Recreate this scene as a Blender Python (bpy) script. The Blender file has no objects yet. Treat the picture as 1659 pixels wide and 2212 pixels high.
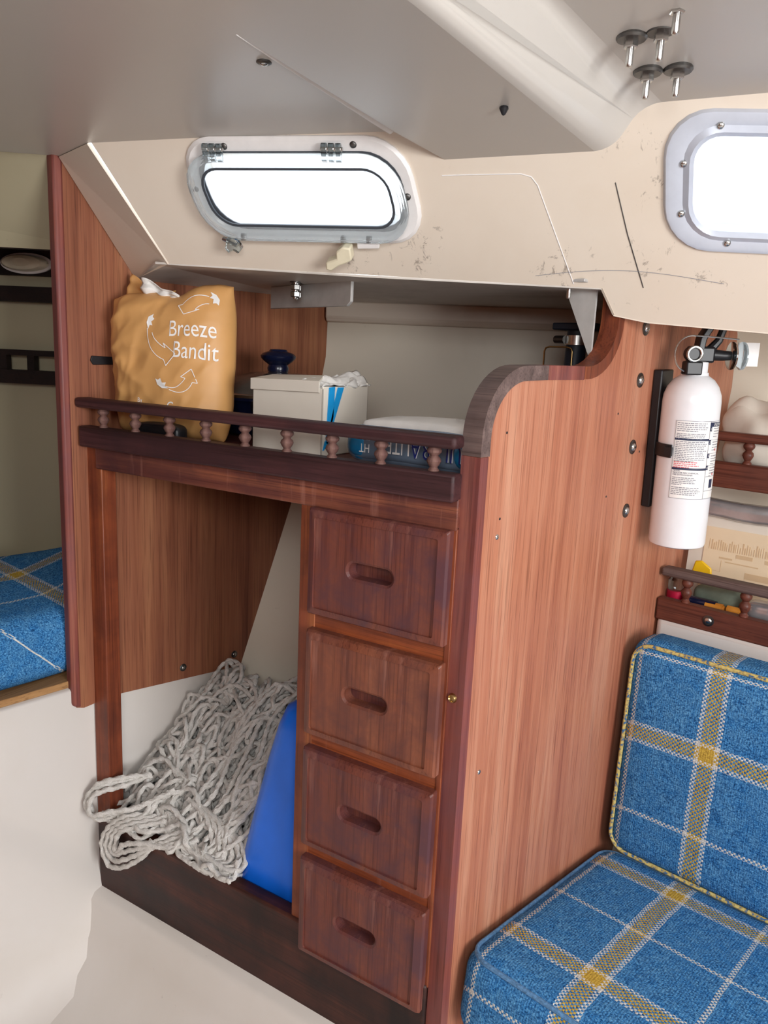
import bpy, bmesh, math, random
from mathutils import Vector, Matrix, noise
PI = math.pi
rnd = random.Random(7)
scn = bpy.context.scene
COL = scn.collection

# ------------------------------------------------------------------ camera
CAM = Vector((0.351, -0.723, 0.080))
cam_d = bpy.data.cameras.new('camera'); cam = bpy.data.objects.new('camera', cam_d); COL.objects.link(cam)
cam_d.sensor_fit = 'HORIZONTAL'; cam_d.sensor_width = 36.0; cam_d.lens = 36.0 * 1660.0 / 1659.0
cam_d.clip_start = 0.01
cx_ = Vector((0.8471972, 0.52933986, 0.04534556)); cd_ = Vector((0.14290117, -0.14483785, -0.97908184)); cf_ = Vector((-0.51169929, 0.83595533, -0.19834951))
cam.matrix_world = Matrix(((cx_.x, -cd_.x, -cf_.x, CAM.x), (cx_.y, -cd_.y, -cf_.y, CAM.y), (cx_.z, -cd_.z, -cf_.z, CAM.z), (0, 0, 0, 1)))
scn.camera = cam
# ------------------------------------------------------------------ world, daylight, exposure
w = bpy.data.worlds.new('overcast_sky'); scn.world = w; w.use_nodes = True
bg = w.node_tree.nodes['Background']; bg.inputs[0].default_value = (0.86, 0.93, 1.0, 1); bg.inputs[1].default_value = 2.4
def area(name, loc, target, sx, sy, power, col):
    l = bpy.data.lights.new(name, 'AREA'); l.shape = 'RECTANGLE'; l.size = sx; l.size_y = sy; l.energy = power; l.color = col
    o = bpy.data.objects.new(name, l); COL.objects.link(o); o.location = loc
    o.rotation_euler = (Vector(target) - Vector(loc)).to_track_quat('-Z', 'Y').to_euler()
    return o
# daylight coming down the companionway aft, and through the open forward part of the main cabin hatch
area('companionway_daylight', (1.80, -0.75, 0.10), (0.0, 0.0, -0.20), 0.75, 0.80, 22, (1.0, 0.99, 0.975))
area('hatch_daylight', (0.55, -1.00, 0.395), (0.0, 0.2, -0.35), 0.45, 0.45, 8.5, (0.98, 0.99, 1.0))
scn.view_settings.view_transform = 'Standard'; scn.view_settings.look = 'None'
scn.view_settings.exposure = 0.42; scn.view_settings.gamma = 1.0; scn.view_settings.use_curve_mapping = False

# ------------------------------------------------------------------ helpers
SK = math.radians(10.0); CS, SN = math.cos(SK), math.sin(SK)
def FW(a, s, z): return Vector((0.022 + a*CS + s*SN, -a*SN + s*CS, z))     # frame of the partition: a out of it, s outboard
def BW(a, s, z): return Vector((-0.605 + a*CS + s*SN, -a*SN + s*CS, z))    # frame of the forward bulkhead
TO = Vector((-0.478, 0.043, 0.190)); TD = Vector((0.933, 0.359, -0.028)).normalized(); TW = Vector((0.218, -0.500, 0.838)).normalized(); TN = TD.cross(TW)
def TP(u, v, n=0.0): return TO + TD*u + TW*v + TN*n                       # frame of the coachroof side: u aft, v up, n inboard

class G:
    def __init__(s): s.v = []; s.f = []
    def add(s, vs, fs):
        b = len(s.v); s.v += [tuple(p) for p in vs]; s.f += [tuple(b+i for i in f) for f in fs]
    def box(s, x0, x1, y0, y1, z0, z1):
        s.add([(x, y, z) for z in (z0, z1) for y in (y0, y1) for x in (x0, x1)],
              [(0,2,3,1), (4,5,7,6), (0,1,5,4), (2,6,7,3), (0,4,6,2), (1,3,7,5)])
    def prism(s, poly, fn, d0, d1):
        n = len(poly); s.add([fn(p[0], p[1], d0) for p in poly] + [fn(p[0], p[1], d1) for p in poly],
              [tuple(range(n))[::-1], tuple(range(n, 2*n))] + [(i, (i+1) % n, n+(i+1) % n, n+i) for i in range(n)])
    def loft(s, loops, cap0=True, cap1=True, closed=True):
        n = len(loops[0]); vs = [p for L in loops for p in L]; fs = []
        for k in range(len(loops)-1):
            for i in range(n if closed else n-1): fs.append((k*n+i, k*n+(i+1) % n, (k+1)*n+(i+1) % n, (k+1)*n+i))
        if cap0: fs.append(tuple(range(n))[::-1])
        if cap1: fs.append(tuple(range((len(loops)-1)*n, len(loops)*n)))
        s.add(vs, fs)
    def lathe(s, prof, c=(0,0,0), n=24, axis='z'):
        loops = []
        for r, h in prof:
            L = []
            for i in range(n):
                a = 2*PI*i/n; p = (r*math.cos(a), r*math.sin(a), h)
                if axis == 'y': p = (p[0], p[2], p[1])
                if axis == 'x': p = (p[2], p[0], p[1])
                L.append((c[0]+p[0], c[1]+p[1], c[2]+p[2]))
            loops.append(L)
        s.loft(loops)
    def tube(s, path, r, n=8, closed=False, lobes=0, pitch=0.02, cap=True):
        path = [Vector(p) for p in path]; m = len(path); up = Vector((0.13, 0.27, 0.95)); loops = []; ph = 0.0; prev = None
        for i, p in enumerate(path):
            t = (path[(i+1) % m] - path[i-1]) if closed else (path[min(i+1, m-1)] - path[max(i-1, 0)])
            t = t.normalized() if t.length > 1e-9 else Vector((1,0,0))
            if prev is None: a = t.cross(up).normalized()
            else: a = (prev - t*prev.dot(t)); a = a.normalized() if a.length > 1e-6 else t.cross(up).normalized()
            prev = a; b = t.cross(a)
            if i: ph += (path[i]-path[i-1]).length/pitch*2*PI
            rr = r[i] if isinstance(r, (list, tuple)) else r
            L = []
            for k in range(n):
                th = 2*PI*k/n; q = rr*(1+0.30*math.cos(lobes*(th-ph/max(lobes,1)))) if lobes else rr
                L.append(p + a*(q*math.cos(th)) + b*(q*math.sin(th)))
            loops.append(L)
        if closed: loops.append(loops[0])
        s.loft(loops, cap and not closed, cap and not closed)
    def sheet(s, fn, nu, nv):
        s.add([fn(i/nu, j/nv) for j in range(nv+1) for i in range(nu+1)],
              [(j*(nu+1)+i, j*(nu+1)+i+1, (j+1)*(nu+1)+i+1, (j+1)*(nu+1)+i) for j in range(nv) for i in range(nu)])
    def build(s, name, mat, parent=None, smooth=35, bevel=0, seg=2, solid=0, recalc=True):
        me = bpy.data.meshes.new(name); me.from_pydata(s.v, [], s.f); me.update()
        if recalc:
            bm = bmesh.new(); bm.from_mesh(me); bmesh.ops.recalc_face_normals(bm, faces=bm.faces); bm.to_mesh(me); bm.free()
        if smooth is not None:
            me.shade_smooth(); me.set_sharp_from_angle(angle=math.radians(smooth))
        me.materials.append(mat)
        o = bpy.data.objects.new(name, me); COL.objects.link(o)
        if parent: o.parent = parent
        if solid:
            m = o.modifiers.new('solid', 'SOLIDIFY'); m.thickness = solid; m.offset = 0
        if bevel:
            m = o.modifiers.new('bevel', 'BEVEL'); m.width = bevel; m.segments = seg; m.limit_method = 'ANGLE'; m.angle_limit = math.radians(28); m.harden_normals = False
        return o
def thing(name, label, cat, loc=(0,0,0), rotz=0, group=None):
    o = bpy.data.objects.new(name, None); COL.objects.link(o); o.location = loc; o.rotation_euler = (0,0,rotz); o.empty_display_size = 0.05
    o['label'] = label; o['category'] = cat
    if group: o['group'] = group
    return o
def tag(o, label, cat, group=None):
    o['label'] = label; o['category'] = cat
    if group: o['group'] = group
    return o
def struct(o): o['kind'] = 'structure'; return o
def sempty(name, loc=(0,0,0), rotz=0):
    o = bpy.data.objects.new(name, None); COL.objects.link(o); o.location = loc; o.rotation_euler = (0,0,rotz); o['kind'] = 'structure'; o.empty_display_size = 0.05; return o
def rrect(w, h, r, m=6, j=4):
    """rounded rectangle, counter-clockwise, 4*(m+1+j) points, centred"""
    r = min(r, w/2-1e-5, h/2-1e-5); P = []
    cs = [(w/2-r, h/2-r, 0), (-w/2+r, h/2-r, PI/2), (-w/2+r, -h/2+r, PI), (w/2-r, -h/2+r, 1.5*PI)]
    for q, (x, y, a) in enumerate(cs):
        arc = [(x+r*math.cos(a+PI/2*i/m), y+r*math.sin(a+PI/2*i/m)) for i in range(m+1)]; P += arc
        nx, ny, na = cs[(q+1) % 4]; e = (nx+r*math.cos(na), ny+r*math.sin(na)); l = arc[-1]
        P += [(l[0]+(e[0]-l[0])*i/(j+1), l[1]+(e[1]-l[1])*i/(j+1)) for i in range(1, j+1)]
    return P
def cush(g, w, d, h, r, n=18, crown=0.0, bulge=0.0, nz=0.0, c=(0,0,0), nf=None):
    """soft rounded block centred at c"""
    seen = {}
    def vid(p):
        k = tuple(round(q, 5) for q in p)
        if k not in seen:
            x, y, z = p
            q = Vector((x*w/2, y*d/2, z*h/2)); i = Vector((max(-w/2+r, min(w/2-r, q.x)), max(-d/2+r, min(d/2-r, q.y)), max(-h/2+r, min(h/2-r, q.z))))
            e = q - i; o = i + (e.normalized()*r if e.length > 1e-9 else Vector())
            if abs(z) > 0: o.z += crown*z*(1-abs(x)**2.5)*(1-abs(y)**2.5)
            o.y += bulge*y*(1-abs(x)**2.5)*(1-abs(z)**2.5)
            if nf: o += nf(o)
            if nz: o += noise.noise_vector(o*14)*nz
            seen[k] = len(g.v); g.v.append((o.x+c[0], o.y+c[1], o.z+c[2]))
        return seen[k]
    def e(t):  # denser towards the edges
        return math.sin(t*PI/2)
    for ax in range(3):
        for sg in (-1, 1):
            for i in range(n):
                for j in range(n):
                    q = []
                    for di, dj in ((0,0), (1,0), (1,1), (0,1)):
                        u, v = e(-1+2*(i+di)/n), e(-1+2*(j+dj)/n); p = [0,0,0]; p[ax] = sg; p[(ax+1) % 3] = u; p[(ax+2) % 3] = v; q.append(vid(tuple(p)))
                    g.f.append(tuple(q) if sg > 0 else tuple(q[::-1]))
def text_mesh(body, size, ax='LEFT'):
    c = bpy.data.curves.new('lettering', 'FONT'); c.body = body; c.size = size; c.align_x = ax; c.resolution_u = 3
    o = bpy.data.objects.new('lettering', c); COL.objects.link(o)
    me = bpy.data.meshes.new_from_object(o.evaluated_get(bpy.context.evaluated_depsgraph_get()))
    bpy.data.objects.remove(o); bpy.data.curves.remove(c)
    vs = [(v.co.x, v.co.y) for v in me.vertices]; fs = [tuple(p.vertices) for p in me.polygons]; bpy.data.meshes.remove(me)
    return vs, fs
def letter(g, body, size, fn, ax='LEFT', bold=0.0):
    vs, fs = text_mesh(body, size, ax); g.add([fn(x, y) for x, y in vs], fs)

# ------------------------------------------------------------------ materials
def lin(c):
    if isinstance(c, str): c = [int(c[i:i+2], 16)/255 for i in (1, 3, 5)]
    return tuple((x/12.92 if x <= 0.04045 else ((x+0.055)/1.055)**2.4) for x in c) + (1.0,)
class NT:
    def __init__(s, name):
        s.m = bpy.data.materials.new(name); s.m.use_nodes = True; s.t = s.m.node_tree; s.b = s.t.nodes['Principled BSDF']
    def n(s, typ, **kw):
        q = s.t.nodes.new(typ)
        for k, v in kw.items(): setattr(q, k, v)
        return q
    def link(s, a, b): s.t.links.new(a, b)
    def val(s, sock, v):
        if hasattr(v, 'is_linked') or hasattr(v, 'links'): s.link(v, sock)
        else: sock.default_value = v
    def math(s, op, a, b=0.0, c=0.0):
        q = s.n('ShaderNodeMath', operation=op); s.val(q.inputs[0], a); s.val(q.inputs[1], b)
        if op in ('MULTIPLY_ADD', 'COMPARE', 'SMOOTH_MIN'): s.val(q.inputs[2], c)
        return q.outputs[0]
    def mix(s, f, a, b, mode='MIX'):
        q = s.n('ShaderNodeMix', data_type='RGBA', blend_type=mode); s.val(q.inputs[0], f); s.val(q.inputs[6], a); s.val(q.inputs[7], b); return q.outputs[2]
    def coord(s, kind='Object'): return s.n('ShaderNodeTexCoord').outputs[kind]
    def mapped(s, scale, rot=(0,0,0), kind='Object'):
        q = s.n('ShaderNodeMapping'); s.link(s.coord(kind), q.inputs[0]); q.inputs['Scale'].default_value = scale; q.inputs['Rotation'].default_value = rot; return q.outputs[0]
    def noise(s, vec, scale=5, detail=3, rough=0.5, dist=0.0):
        q = s.n('ShaderNodeTexNoise'); s.link(vec, q.inputs['Vector']); q.inputs['Scale'].default_value = scale; q.inputs['Detail'].default_value = detail
        q.inputs['Roughness'].default_value = rough; q.inputs['Distortion'].default_value = dist; return q.outputs[0]
    def ramp(s, f, stops):
        q = s.n('ShaderNodeValToRGB'); r = q.color_ramp
        while len(r.elements) < len(stops): r.elements.new(0.5)
        for e, (p, c) in zip(r.elements, stops): e.position = p; e.color = c if len(c) == 4 else lin(c)
        s.link(f, q.inputs[0]); return q.outputs[0]
    def grey(s, f, p0, p1, v0=0.0, v1=1.0):
        q = s.n('ShaderNodeMapRange'); s.link(f, q.inputs[0]); q.inputs[1].default_value = p0; q.inputs[2].default_value = p1; q.inputs[3].default_value = v0; q.inputs[4].default_value = v1; return q.outputs[0]
    def bump(s, h, strength=0.3, dist=0.002):
        q = s.n('ShaderNodeBump'); q.inputs['Strength'].default_value = strength; q.inputs['Distance'].default_value = dist; s.link(h, q.inputs['Height']); s.link(q.outputs[0], s.b.inputs['Normal'])
    def fin(s, col, rough=0.5, metal=0.0, spec=0.5):
        s.val(s.b.inputs['Base Color'], col); s.val(s.b.inputs['Roughness'], rough); s.b.inputs['Metallic'].default_value = metal; s.b.inputs['Specular IOR Level'].default_value = spec; return s.m
def plain(name, c, rough=0.5, metal=0.0, spec=0.5, var=0.06, vs=40, bump=0.0):
    n = NT(name); f = n.noise(n.coord(), vs, 4, 0.6); c = lin(c)
    d = tuple(x*(1-var*2) for x in c[:3]) + (1,); e = tuple(min(1, x*(1+var)) for x in c[:3]) + (1,)
    col = n.ramp(f, [(0.3, d), (0.7, e)])
    if bump: n.bump(f, bump, 0.001)
    return n.fin(col, rough, metal, spec)
def wood(name, dark, mid, light, axis='z', rough=0.42, grain=1.0, stain=None, stain_amt=0.5, stain_scale=7, streak=0.0, spec=0.35):
    n = NT(name); sc = {'x': (2.0, 55, 55), 'y': (55, 2.0, 55), 'z': (55, 55, 2.0)}[axis]; fi = {'x': (7, 420, 420), 'y': (420, 7, 420), 'z': (420, 420, 7)}[axis]
    md = {'x': (0.6, 14, 14), 'y': (14, 0.6, 14), 'z': (14, 14, 0.6)}[axis]
    a = n.noise(n.mapped(tuple(q*grain for q in sc)), 1.0, 6, 0.62, 0.5); b = n.noise(n.mapped(fi), 1.0, 3, 0.6); c = n.noise(n.mapped(md), 1.0, 2, 0.5, 0.3)
    f = n.math('ADD', n.math('MULTIPLY', a, 0.62), n.math('MULTIPLY', c, 0.38))
    col = n.ramp(f, [(0.33, dark), (0.5, mid), (0.68, light)])
    col = n.mix(0.75, col, n.ramp(b, [(0.36, (0.55,0.50,0.48,1)), (0.46, (1,1,1,1)), (0.75, (1.12,1.1,1.08,1))]), 'MULTIPLY')
    if stain:
        s1 = n.noise(n.coord(), stain_scale, 5, 0.65, 0.4); s2 = n.noise(n.mapped((60,60,5)), 1.0, 4, 0.6)
        col = n.mix(n.grey(s1, 0.40, 0.66, 0.0, stain_amt), col, lin(stain))
        if streak: col = n.mix(n.grey(s2, 0.60, 0.72, 0.0, streak), col, lin('#b48070'))
    n.bump(n.math('ADD', b, a), 0.12, 0.0006)
    return n.fin(col, n.grey(a, 0.3, 0.7, rough-0.06, rough+0.12), 0, spec)
M = {}
M['panel'] = wood('teak_veneer', '#96563f', '#b4765a', '#c69276', 'z', 0.40, 1.0, '#a86a58', 0.3, 4)
M['bulk'] = wood('bulkhead_teak', '#6b3c2b', '#905a40', '#a8714f', 'z', 0.42, 0.9, '#7c4e44', 0.25, 4)
M['frame'] = wood('frame_teak', '#572a1c', '#84432a', '#a86238', 'z', 0.42, 1.1, '#4c2620', 0.5, 16)
M['railx'] = wood('drawer_rail_teak', '#6c3420', '#984f2c', '#b8703c', 'x', 0.45, 1.1, '#5c2e26', 0.4, 20, 0.2)
M['apron'] = wood('apron_teak', '#4a2622', '#6a3a30', '#9a5c40', 'x', 0.5, 1.0, '#42262a', 0.75, 6, 0.3)
M['fiddle'] = wood('fiddle_wood', '#2e1b1b', '#48292b', '#5e3a38', 'x', 0.55, 1.0, '#2a1a1e', 0.6, 8)
M['drawer'] = wood('drawer_mahogany', '#5c3029', '#6f3c30', '#804a38', 'z', 0.40, 0.8, '#53343a', 0.95, 16, 0.28)
M['drawer2'] = wood('drawer_mahogany_warm', '#66382a', '#7e4834', '#925a40', 'z', 0.40, 0.8, '#5e3833', 0.9, 16, 0.40)
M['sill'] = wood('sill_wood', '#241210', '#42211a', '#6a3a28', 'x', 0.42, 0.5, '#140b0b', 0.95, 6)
M['trim'] = wood('trim_wood', '#60302c', '#85483e', '#a86a58', 'z', 0.45, 1.0, '#6e4850', 0.5, 9)
M['trimgrey'] = wood('weathered_trim', '#4a3c3a', '#6e5c58', '#8c7872', 'x', 0.6, 1.0, '#3a302f', 0.4, 9)
M['turn'] = wood('turned_wood', '#4e3632', '#6e4e48', '#8a6a60', 'z', 0.6, 1.0, '#3c2a2a', 0.4, 30)
M['darkwood'] = wood('dark_wood', '#120b0a', '#1e1310', '#2a1a15', 'x', 0.6)  # near-black wood, one tone for rails, boards and drawer boxes
M['rshelf'] = wood('aft_shelf_wood', '#4c2820', '#703e30', '#8c5442', 'x', 0.45, 1.0, '#3e2624', 0.4, 9)
M['ply'] = wood('ply_edge', '#6e4a2a', '#a0764a', '#b89060', 'y', 0.6)
def gel(name, base, dirt, amt=0.5, rough=0.38, speck=0.7, sc=6, mould=()):
    n = NT(name); co = n.coord(); a = n.noise(co, sc, 5, 0.6, 0.3); b = n.noise(co, 55, 6, 0.72); c = n.noise(co, 1.7, 2, 0.5); d = n.noise(n.mapped((30,30,9)), 2.2, 4, 0.6)
    col = n.mix(n.grey(a, 0.46, 0.74, 0.0, amt), lin(base), lin(dirt)); col = n.mix(n.grey(c, 0.35, 0.7, 0.0, 0.25), col, lin(dirt))
    sp = n.math('MULTIPLY', n.grey(b, 0.66, 0.71, 0.0, speck), n.grey(a, 0.50, 0.58, 0.0, 1.0)); col = n.mix(sp, col, lin('#4a3c34'))
    if mould:      # mildew growing along the window flange and the fillets
        m1 = n.noise(n.mapped((70, 70, 38)), 1.0, 6, 0.75, 0.6); tot = 0.0
        for c_, r_ in mould:
            q = n.n('ShaderNodeVectorMath', operation='DISTANCE'); n.link(co, q.inputs[0]); q.inputs[1].default_value = c_; tot = n.math('MAXIMUM', n.grey(q.outputs['Value'], r_*0.25, r_, 1.0, 0.0), tot)
        col = n.mix(n.math('MULTIPLY', n.grey(n.math('ADD', m1, n.math('MULTIPLY', tot, 0.10)), 0.665, 0.72, 0.0, 0.55), tot), col, lin('#5a4a40'))
    n.bump(n.noise(co, 90, 2), 0.05, 0.001)
    return n.fin(col, n.grey(d, 0.3, 0.7, rough-0.03, rough+0.05))
M['gel'] = gel('cream_gelcoat', '#dcd0c1', '#cbb9a4', 0.30, 0.40, 0.45, 6, [(TP(0.27, 0.018), 0.07), (TP(0.352, 0.050), 0.045), (TP(0.345, 0.02), 0.05), (TP(0.20, 0.176), 0.05), (TP(0.585, 0.17), 0.05), (TP(0.612, 0.12), 0.04), (TP(0.52, 0.02), 0.07), (TP(0.62, 0.04), 0.05), (TP(0.70, 0.03), 0.06)])
M['gelceil'] = plain('ceiling_gelcoat', '#c2bdb6', 0.30, var=0.012, vs=5)
M['gelwhite'] = gel('white_gelcoat', '#dcd7d2', '#c8bfb2', 0.30, 0.35, 0.25, 4)
M['gelolive'] = gel('forward_liner', '#b3aa8e', '#9c9478', 0.3, 0.55, 0.2, 3)
M['winflare'] = plain('flare_tinted_frame', '#c6ccd8', 0.35, 0.2, var=0.03)  # grey frame with the bluish flare of the bright window put into its colour
M['gelhull'] = gel('hull_liner', '#ddd3c2', '#c9bca6', 0.30, 0.5, 0.30, 3)
M['grime'] = gel('grimy_deck_head', '#cdc6be', '#978f87', 0.6, 0.5, 0.8, 9)
M['deckblue'] = gel('aft_ceiling', '#b9b7ba', '#a3a2a8', 0.3, 0.35, 0.2)
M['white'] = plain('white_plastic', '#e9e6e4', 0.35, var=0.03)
M['cream'] = plain('aged_cream_plastic', '#e9e0c4', 0.4, var=0.04)
M['paint'] = plain('extinguisher_enamel', '#eceef2', 0.22, var=0.015)
M['black'] = plain('black_plastic', '#15171c', 0.4, var=0.1)
M['navy'] = plain('navy_enamel', '#141a36', 0.22, var=0.1)
M['steel'] = plain('stainless', '#c9c9c6', 0.25, 1.0, var=0.08, vs=60)
M['darksteel'] = plain('dull_steel', '#6d6c6a', 0.4, 1.0, var=0.15, vs=60)
M['alu'] = plain('aluminium_plate', '#bebcb9', 0.45, 0.15, var=0.08, vs=25)
M['brass'] = plain('brass_wire', '#b79a68', 0.3, 1.0, var=0.05)
M['rubber'] = plain('rubber_hose', '#16202e', 0.5, var=0.15)
M['kraft'] = plain('orange_pouch', '#d8a365', 0.5, var=0.07, vs=9, bump=0.05)
M['print'] = plain('white_print', '#f3f2f0', 0.5, var=0.02)
M['carton'] = plain('white_carton', '#e4ddd0', 0.6, var=0.04, vs=6)
M['tissue'] = plain('tissue_paper', '#e8e6e2', 0.6, var=0.05, vs=30)
M['ribbon'] = plain('blue_ribbon', '#1c9be0', 0.4, var=0.05)
M['bluebag'] = plain('blue_vinyl', '#1270ee', 0.32, var=0.06, vs=9, bump=0.03)
M['greybag'] = plain('grey_pack_film', '#74869a', 0.22, var=0.12, vs=14)
M['packblue'] = plain('pack_blue', '#1f7fb4', 0.3, var=0.1, vs=20)
M['indigo'] = plain('indigo_print', '#20307c', 0.4, var=0.05)
M['ink'] = plain('label_ink', '#2a3350', 0.5, var=0.05)
M['inkgrey'] = plain('label_small_print', '#8d8e96', 0.5, var=0.05)
M['inkred'] = plain('label_red_print', '#d8606a', 0.5, var=0.05)
M['paper'] = plain('manila_paper', '#ecd8b8', 0.6, var=0.04, vs=7)
M['papermark'] = plain('faded_print', '#d8bc96', 0.6, var=0.05, vs=7)
M['yellow'] = plain('yellow_plastic', '#f2c41c', 0.4, var=0.03)
M['red'] = plain('red_plastic', '#b81c40', 0.35, var=0.05)
M['orange'] = plain('orange_plastic', '#dd9234', 0.35, var=0.06)
M['greycloth'] = plain('green_grey_cloth', '#6f7c6e', 0.8, var=0.2, vs=25)
M['cloth'] = plain('white_cloth', '#e6dfd2', 0.8, var=0.06, vs=12)
M['silver'] = plain('silver_film', '#b5b5b8', 0.18, 0.55, var=0.15, vs=20)
M['seal'] = plain('window_gasket', '#3a3f46', 0.5, var=0.1)
def rope_mat():
    n = NT('braided_rope'); f = n.noise(n.coord(), 60, 4, 0.6); g = n.noise(n.coord(), 900, 2)
    col = n.mix(0.5, n.ramp(f, [(0.3, '#b4b0a8'), (0.55, '#d2cfca'), (0.75, '#e6e5e2')]), n.ramp(g, [(0.3, '#a8a49c'), (0.7, '#eceae6')])); n.bump(g, 0.3, 0.0006); return n.fin(col, 0.75)
M['rope'] = rope_mat()
def glass(name, col, rough=0.02, ior=1.45, alpha=None):
    n = NT(name); n.b.inputs['Transmission Weight'].default_value = 1.0; n.b.inputs['IOR'].default_value = ior; n.val(n.b.inputs['Base Color'], lin(col)); n.b.inputs['Roughness'].default_value = rough; return n.m
def pane(name, col):
    n = NT(name); t = n.n('ShaderNodeBsdfTransparent'); t.inputs[0].default_value = lin(col); g = n.n('ShaderNodeBsdfGlossy'); g.inputs['Roughness'].default_value = 0.08
    x = n.n('ShaderNodeMixShader'); x.inputs[0].default_value = 0.05; n.link(t.outputs[0], x.inputs[1]); n.link(g.outputs[0], x.inputs[2]); n.link(x.outputs[0], n.t.nodes['Material Output'].inputs[0]); return n.m
M['pane'] = pane('window_pane', '#f4f8fc')
M['acryl'] = glass('clear_acrylic', '#dfeef4', 0.06)
def acrylic():
    n = NT('clear_sash_plastic'); n.b.inputs['Transmission Weight'].default_value = 0.8; n.b.inputs['IOR'].default_value = 1.25
    return n.fin(lin('#eef5f8'), 0.10)
M['sash'] = acrylic()
def lidglass():
    n = NT('smoked_lid_glass'); return n.fin(n.ramp(n.noise(n.coord(), 8), [(0.3, '#4a4440'), (0.7, '#7a726a')]), 0.12, 0.3)
M['lid'] = lidglass()
def plaid(name, ox, oq, PQ=0.25, PX=0.25):
    n = NT(name); sp = n.n('ShaderNodeSeparateXYZ'); n.link(n.coord(), sp.inputs[0])
    wob = n.math('MULTIPLY', n.math('SUBTRACT', n.noise(n.coord(), 25, 2), 0.5), 0.004)
    x = n.math('ADD', sp.outputs[0], wob); q = n.math('ADD', n.math('ADD', sp.outputs[1], sp.outputs[2]), wob)
    tp = 0.0062
    thr = lambda t: n.noise(n.mapped((1,1,1)), 60, 3)
    fl = n.noise(n.coord(), 420, 3, 0.7); fl2 = n.noise(n.coord(), 70, 3, 0.6)
    blue = n.mix(n.grey(fl2, 0.35, 0.65, 0, 0.55), n.ramp(fl, [(0.34, '#143a66'), (0.5, '#2c70b0'), (0.66, '#5a9fd4')]), n.ramp(fl, [(0.35, '#1d558c'), (0.65, '#74b2dc')]))
    yel = n.ramp(fl, [(0.35, '#a3863a'), (0.65, '#d8b850')]); wht = n.ramp(fl, [(0.35, '#a8b0b4'), (0.6, '#dfe0da')])
    def stripes(t, off, P):
        d = n.math('MULTIPLY', n.math('ABSOLUTE', n.math('SUBTRACT', n.math('FRACT', n.math('ADD', n.math('DIVIDE', n.math('SUBTRACT', t, off), P), 0.5)), 0.5)), P)
        wy = n.math('LESS_THAN', d, 0.0100); wb = n.math('LESS_THAN', d, 0.0165); ww = n.math('GREATER_THAN', d, P/2-0.0032)
        return n.mix(wy, n.mix(n.math('MAXIMUM', wb, ww), blue, wht), yel)
    wv = n.math('GREATER_THAN', n.math('MULTIPLY', n.math('SINE', n.math('MULTIPLY', x, 2*PI/tp)), n.math('SINE', n.math('MULTIPLY', q, 2*PI/tp))), 0.0)
    col = n.mix(wv, stripes(x, ox, PX), stripes(q, oq, PQ))
    h = n.math('ABSOLUTE', n.math('MULTIPLY', n.math('SINE', n.math('MULTIPLY', x, 2*PI/tp)), n.math('SINE', n.math('MULTIPLY', q, 2*PI/tp))))
    n.bump(n.math('ADD', n.math('MULTIPLY', h, 0.6), fl), 0.5, 0.0012)
    return n.fin(col, 0.9, 0, 0.15)

# ================================================================== STRUCTURE
# --- coachroof side (the wall with the windows), holes cut for both ports
SH = -0.20
def winloop(cu, cv, w_, h_, r, rot=0.0, k=6, j=4):
    L = []
    for x, y in rrect(w_, h_, r, k, j):
        x, y = x*math.cos(rot)-y*math.sin(rot), x*math.sin(rot)+y*math.cos(rot)
        L.append((cu + x + SH*y, cv + y))
    return L
W1 = dict(cu=0.203, cv=0.106, rot=0.028); W2 = dict(cu=0.783, cv=0.130, rot=0.0)
W1o = (0.282, 0.126, 0.046); W1h = (0.248, 0.088, 0.036); W2o = (0.330, 0.152, 0.050); W2h = (0.270, 0.103, 0.030)
def filled(name, outer, holes, fn, mat, depth=0.03):
    bm = bmesh.new(); es = []
    for loop in [outer] + holes:
        vs = [bm.verts.new(fn(u, v, 0)) for u, v in loop]; es += [bm.edges.new((vs[i], vs[(i+1) % len(vs)])) for i in range(len(vs))]
    bmesh.ops.triangle_fill(bm, use_beauty=True, use_dissolve=False, edges=es)
    for loop in holes:      # returns of the window openings
        a = [bm.verts.new(fn(u, v, 0)) for u, v in loop]; b = [bm.verts.new(fn(u, v, -depth)) for u, v in loop]
        for i in range(len(a)): bm.faces.new((a[i], a[(i+1) % len(a)], b[(i+1) % len(a)], b[i]))
    bmesh.ops.recalc_face_normals(bm, faces=bm.faces)
    me = bpy.data.meshes.new(name); bm.to_mesh(me); bm.free(); me.materials.append(mat)
    o = bpy.data.objects.new(name, me); COL.objects.link(o); return o
top = [(-0.068, 0.154), (0.086, 0.164), (0.316, 0.176), (0.375, 0.147), (0.557, 0.162), (0.582, 0.209), (0.70, 0.221), (2.75, 0.30)]
topo = [(u, v+0.012) for u, v in top]; topo[4] = (0.560, 0.182); topo[3] = (0.372, 0.160)
outer = [(0.0, 0.0), (0.571, 0.0), (0.591, -0.035), (0.634, -0.042), (2.75, -0.10)] + topo[::-1]
wall = struct(filled('wall_back', outer, [winloop(W1['cu'], W1['cv'], *W1h, rot=W1['rot']), winloop(W2['cu'], W2['cv'], *W2h, rot=W2['rot'])], TP, M['gel']))
# chamfer between the wall and the bulkhead, and the same wall beyond the bulkhead
S0b = Vector((-0.588, 0.082, 0.176)); S0t = Vector((-0.608, -0.026, 0.322))
g = G(); g.add([TP(0,0), TP(-0.068,0.154), S0t, S0b], [(0,1,2,3)]); struct(g.build('trim_1', M['gel'], smooth=None, solid=0.004))
S1b = S0b + (S0t-S0b)*0.22; FB = S1b - TD*1.3; FT = S0t - TD*1.3 + Vector((0,0,0.05))
g = G(); g.add([S1b, S0t, FT, FB], [(0,1,2,3)]); struct(g.build('wall_forward', M['gelolive'], smooth=None))
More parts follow.
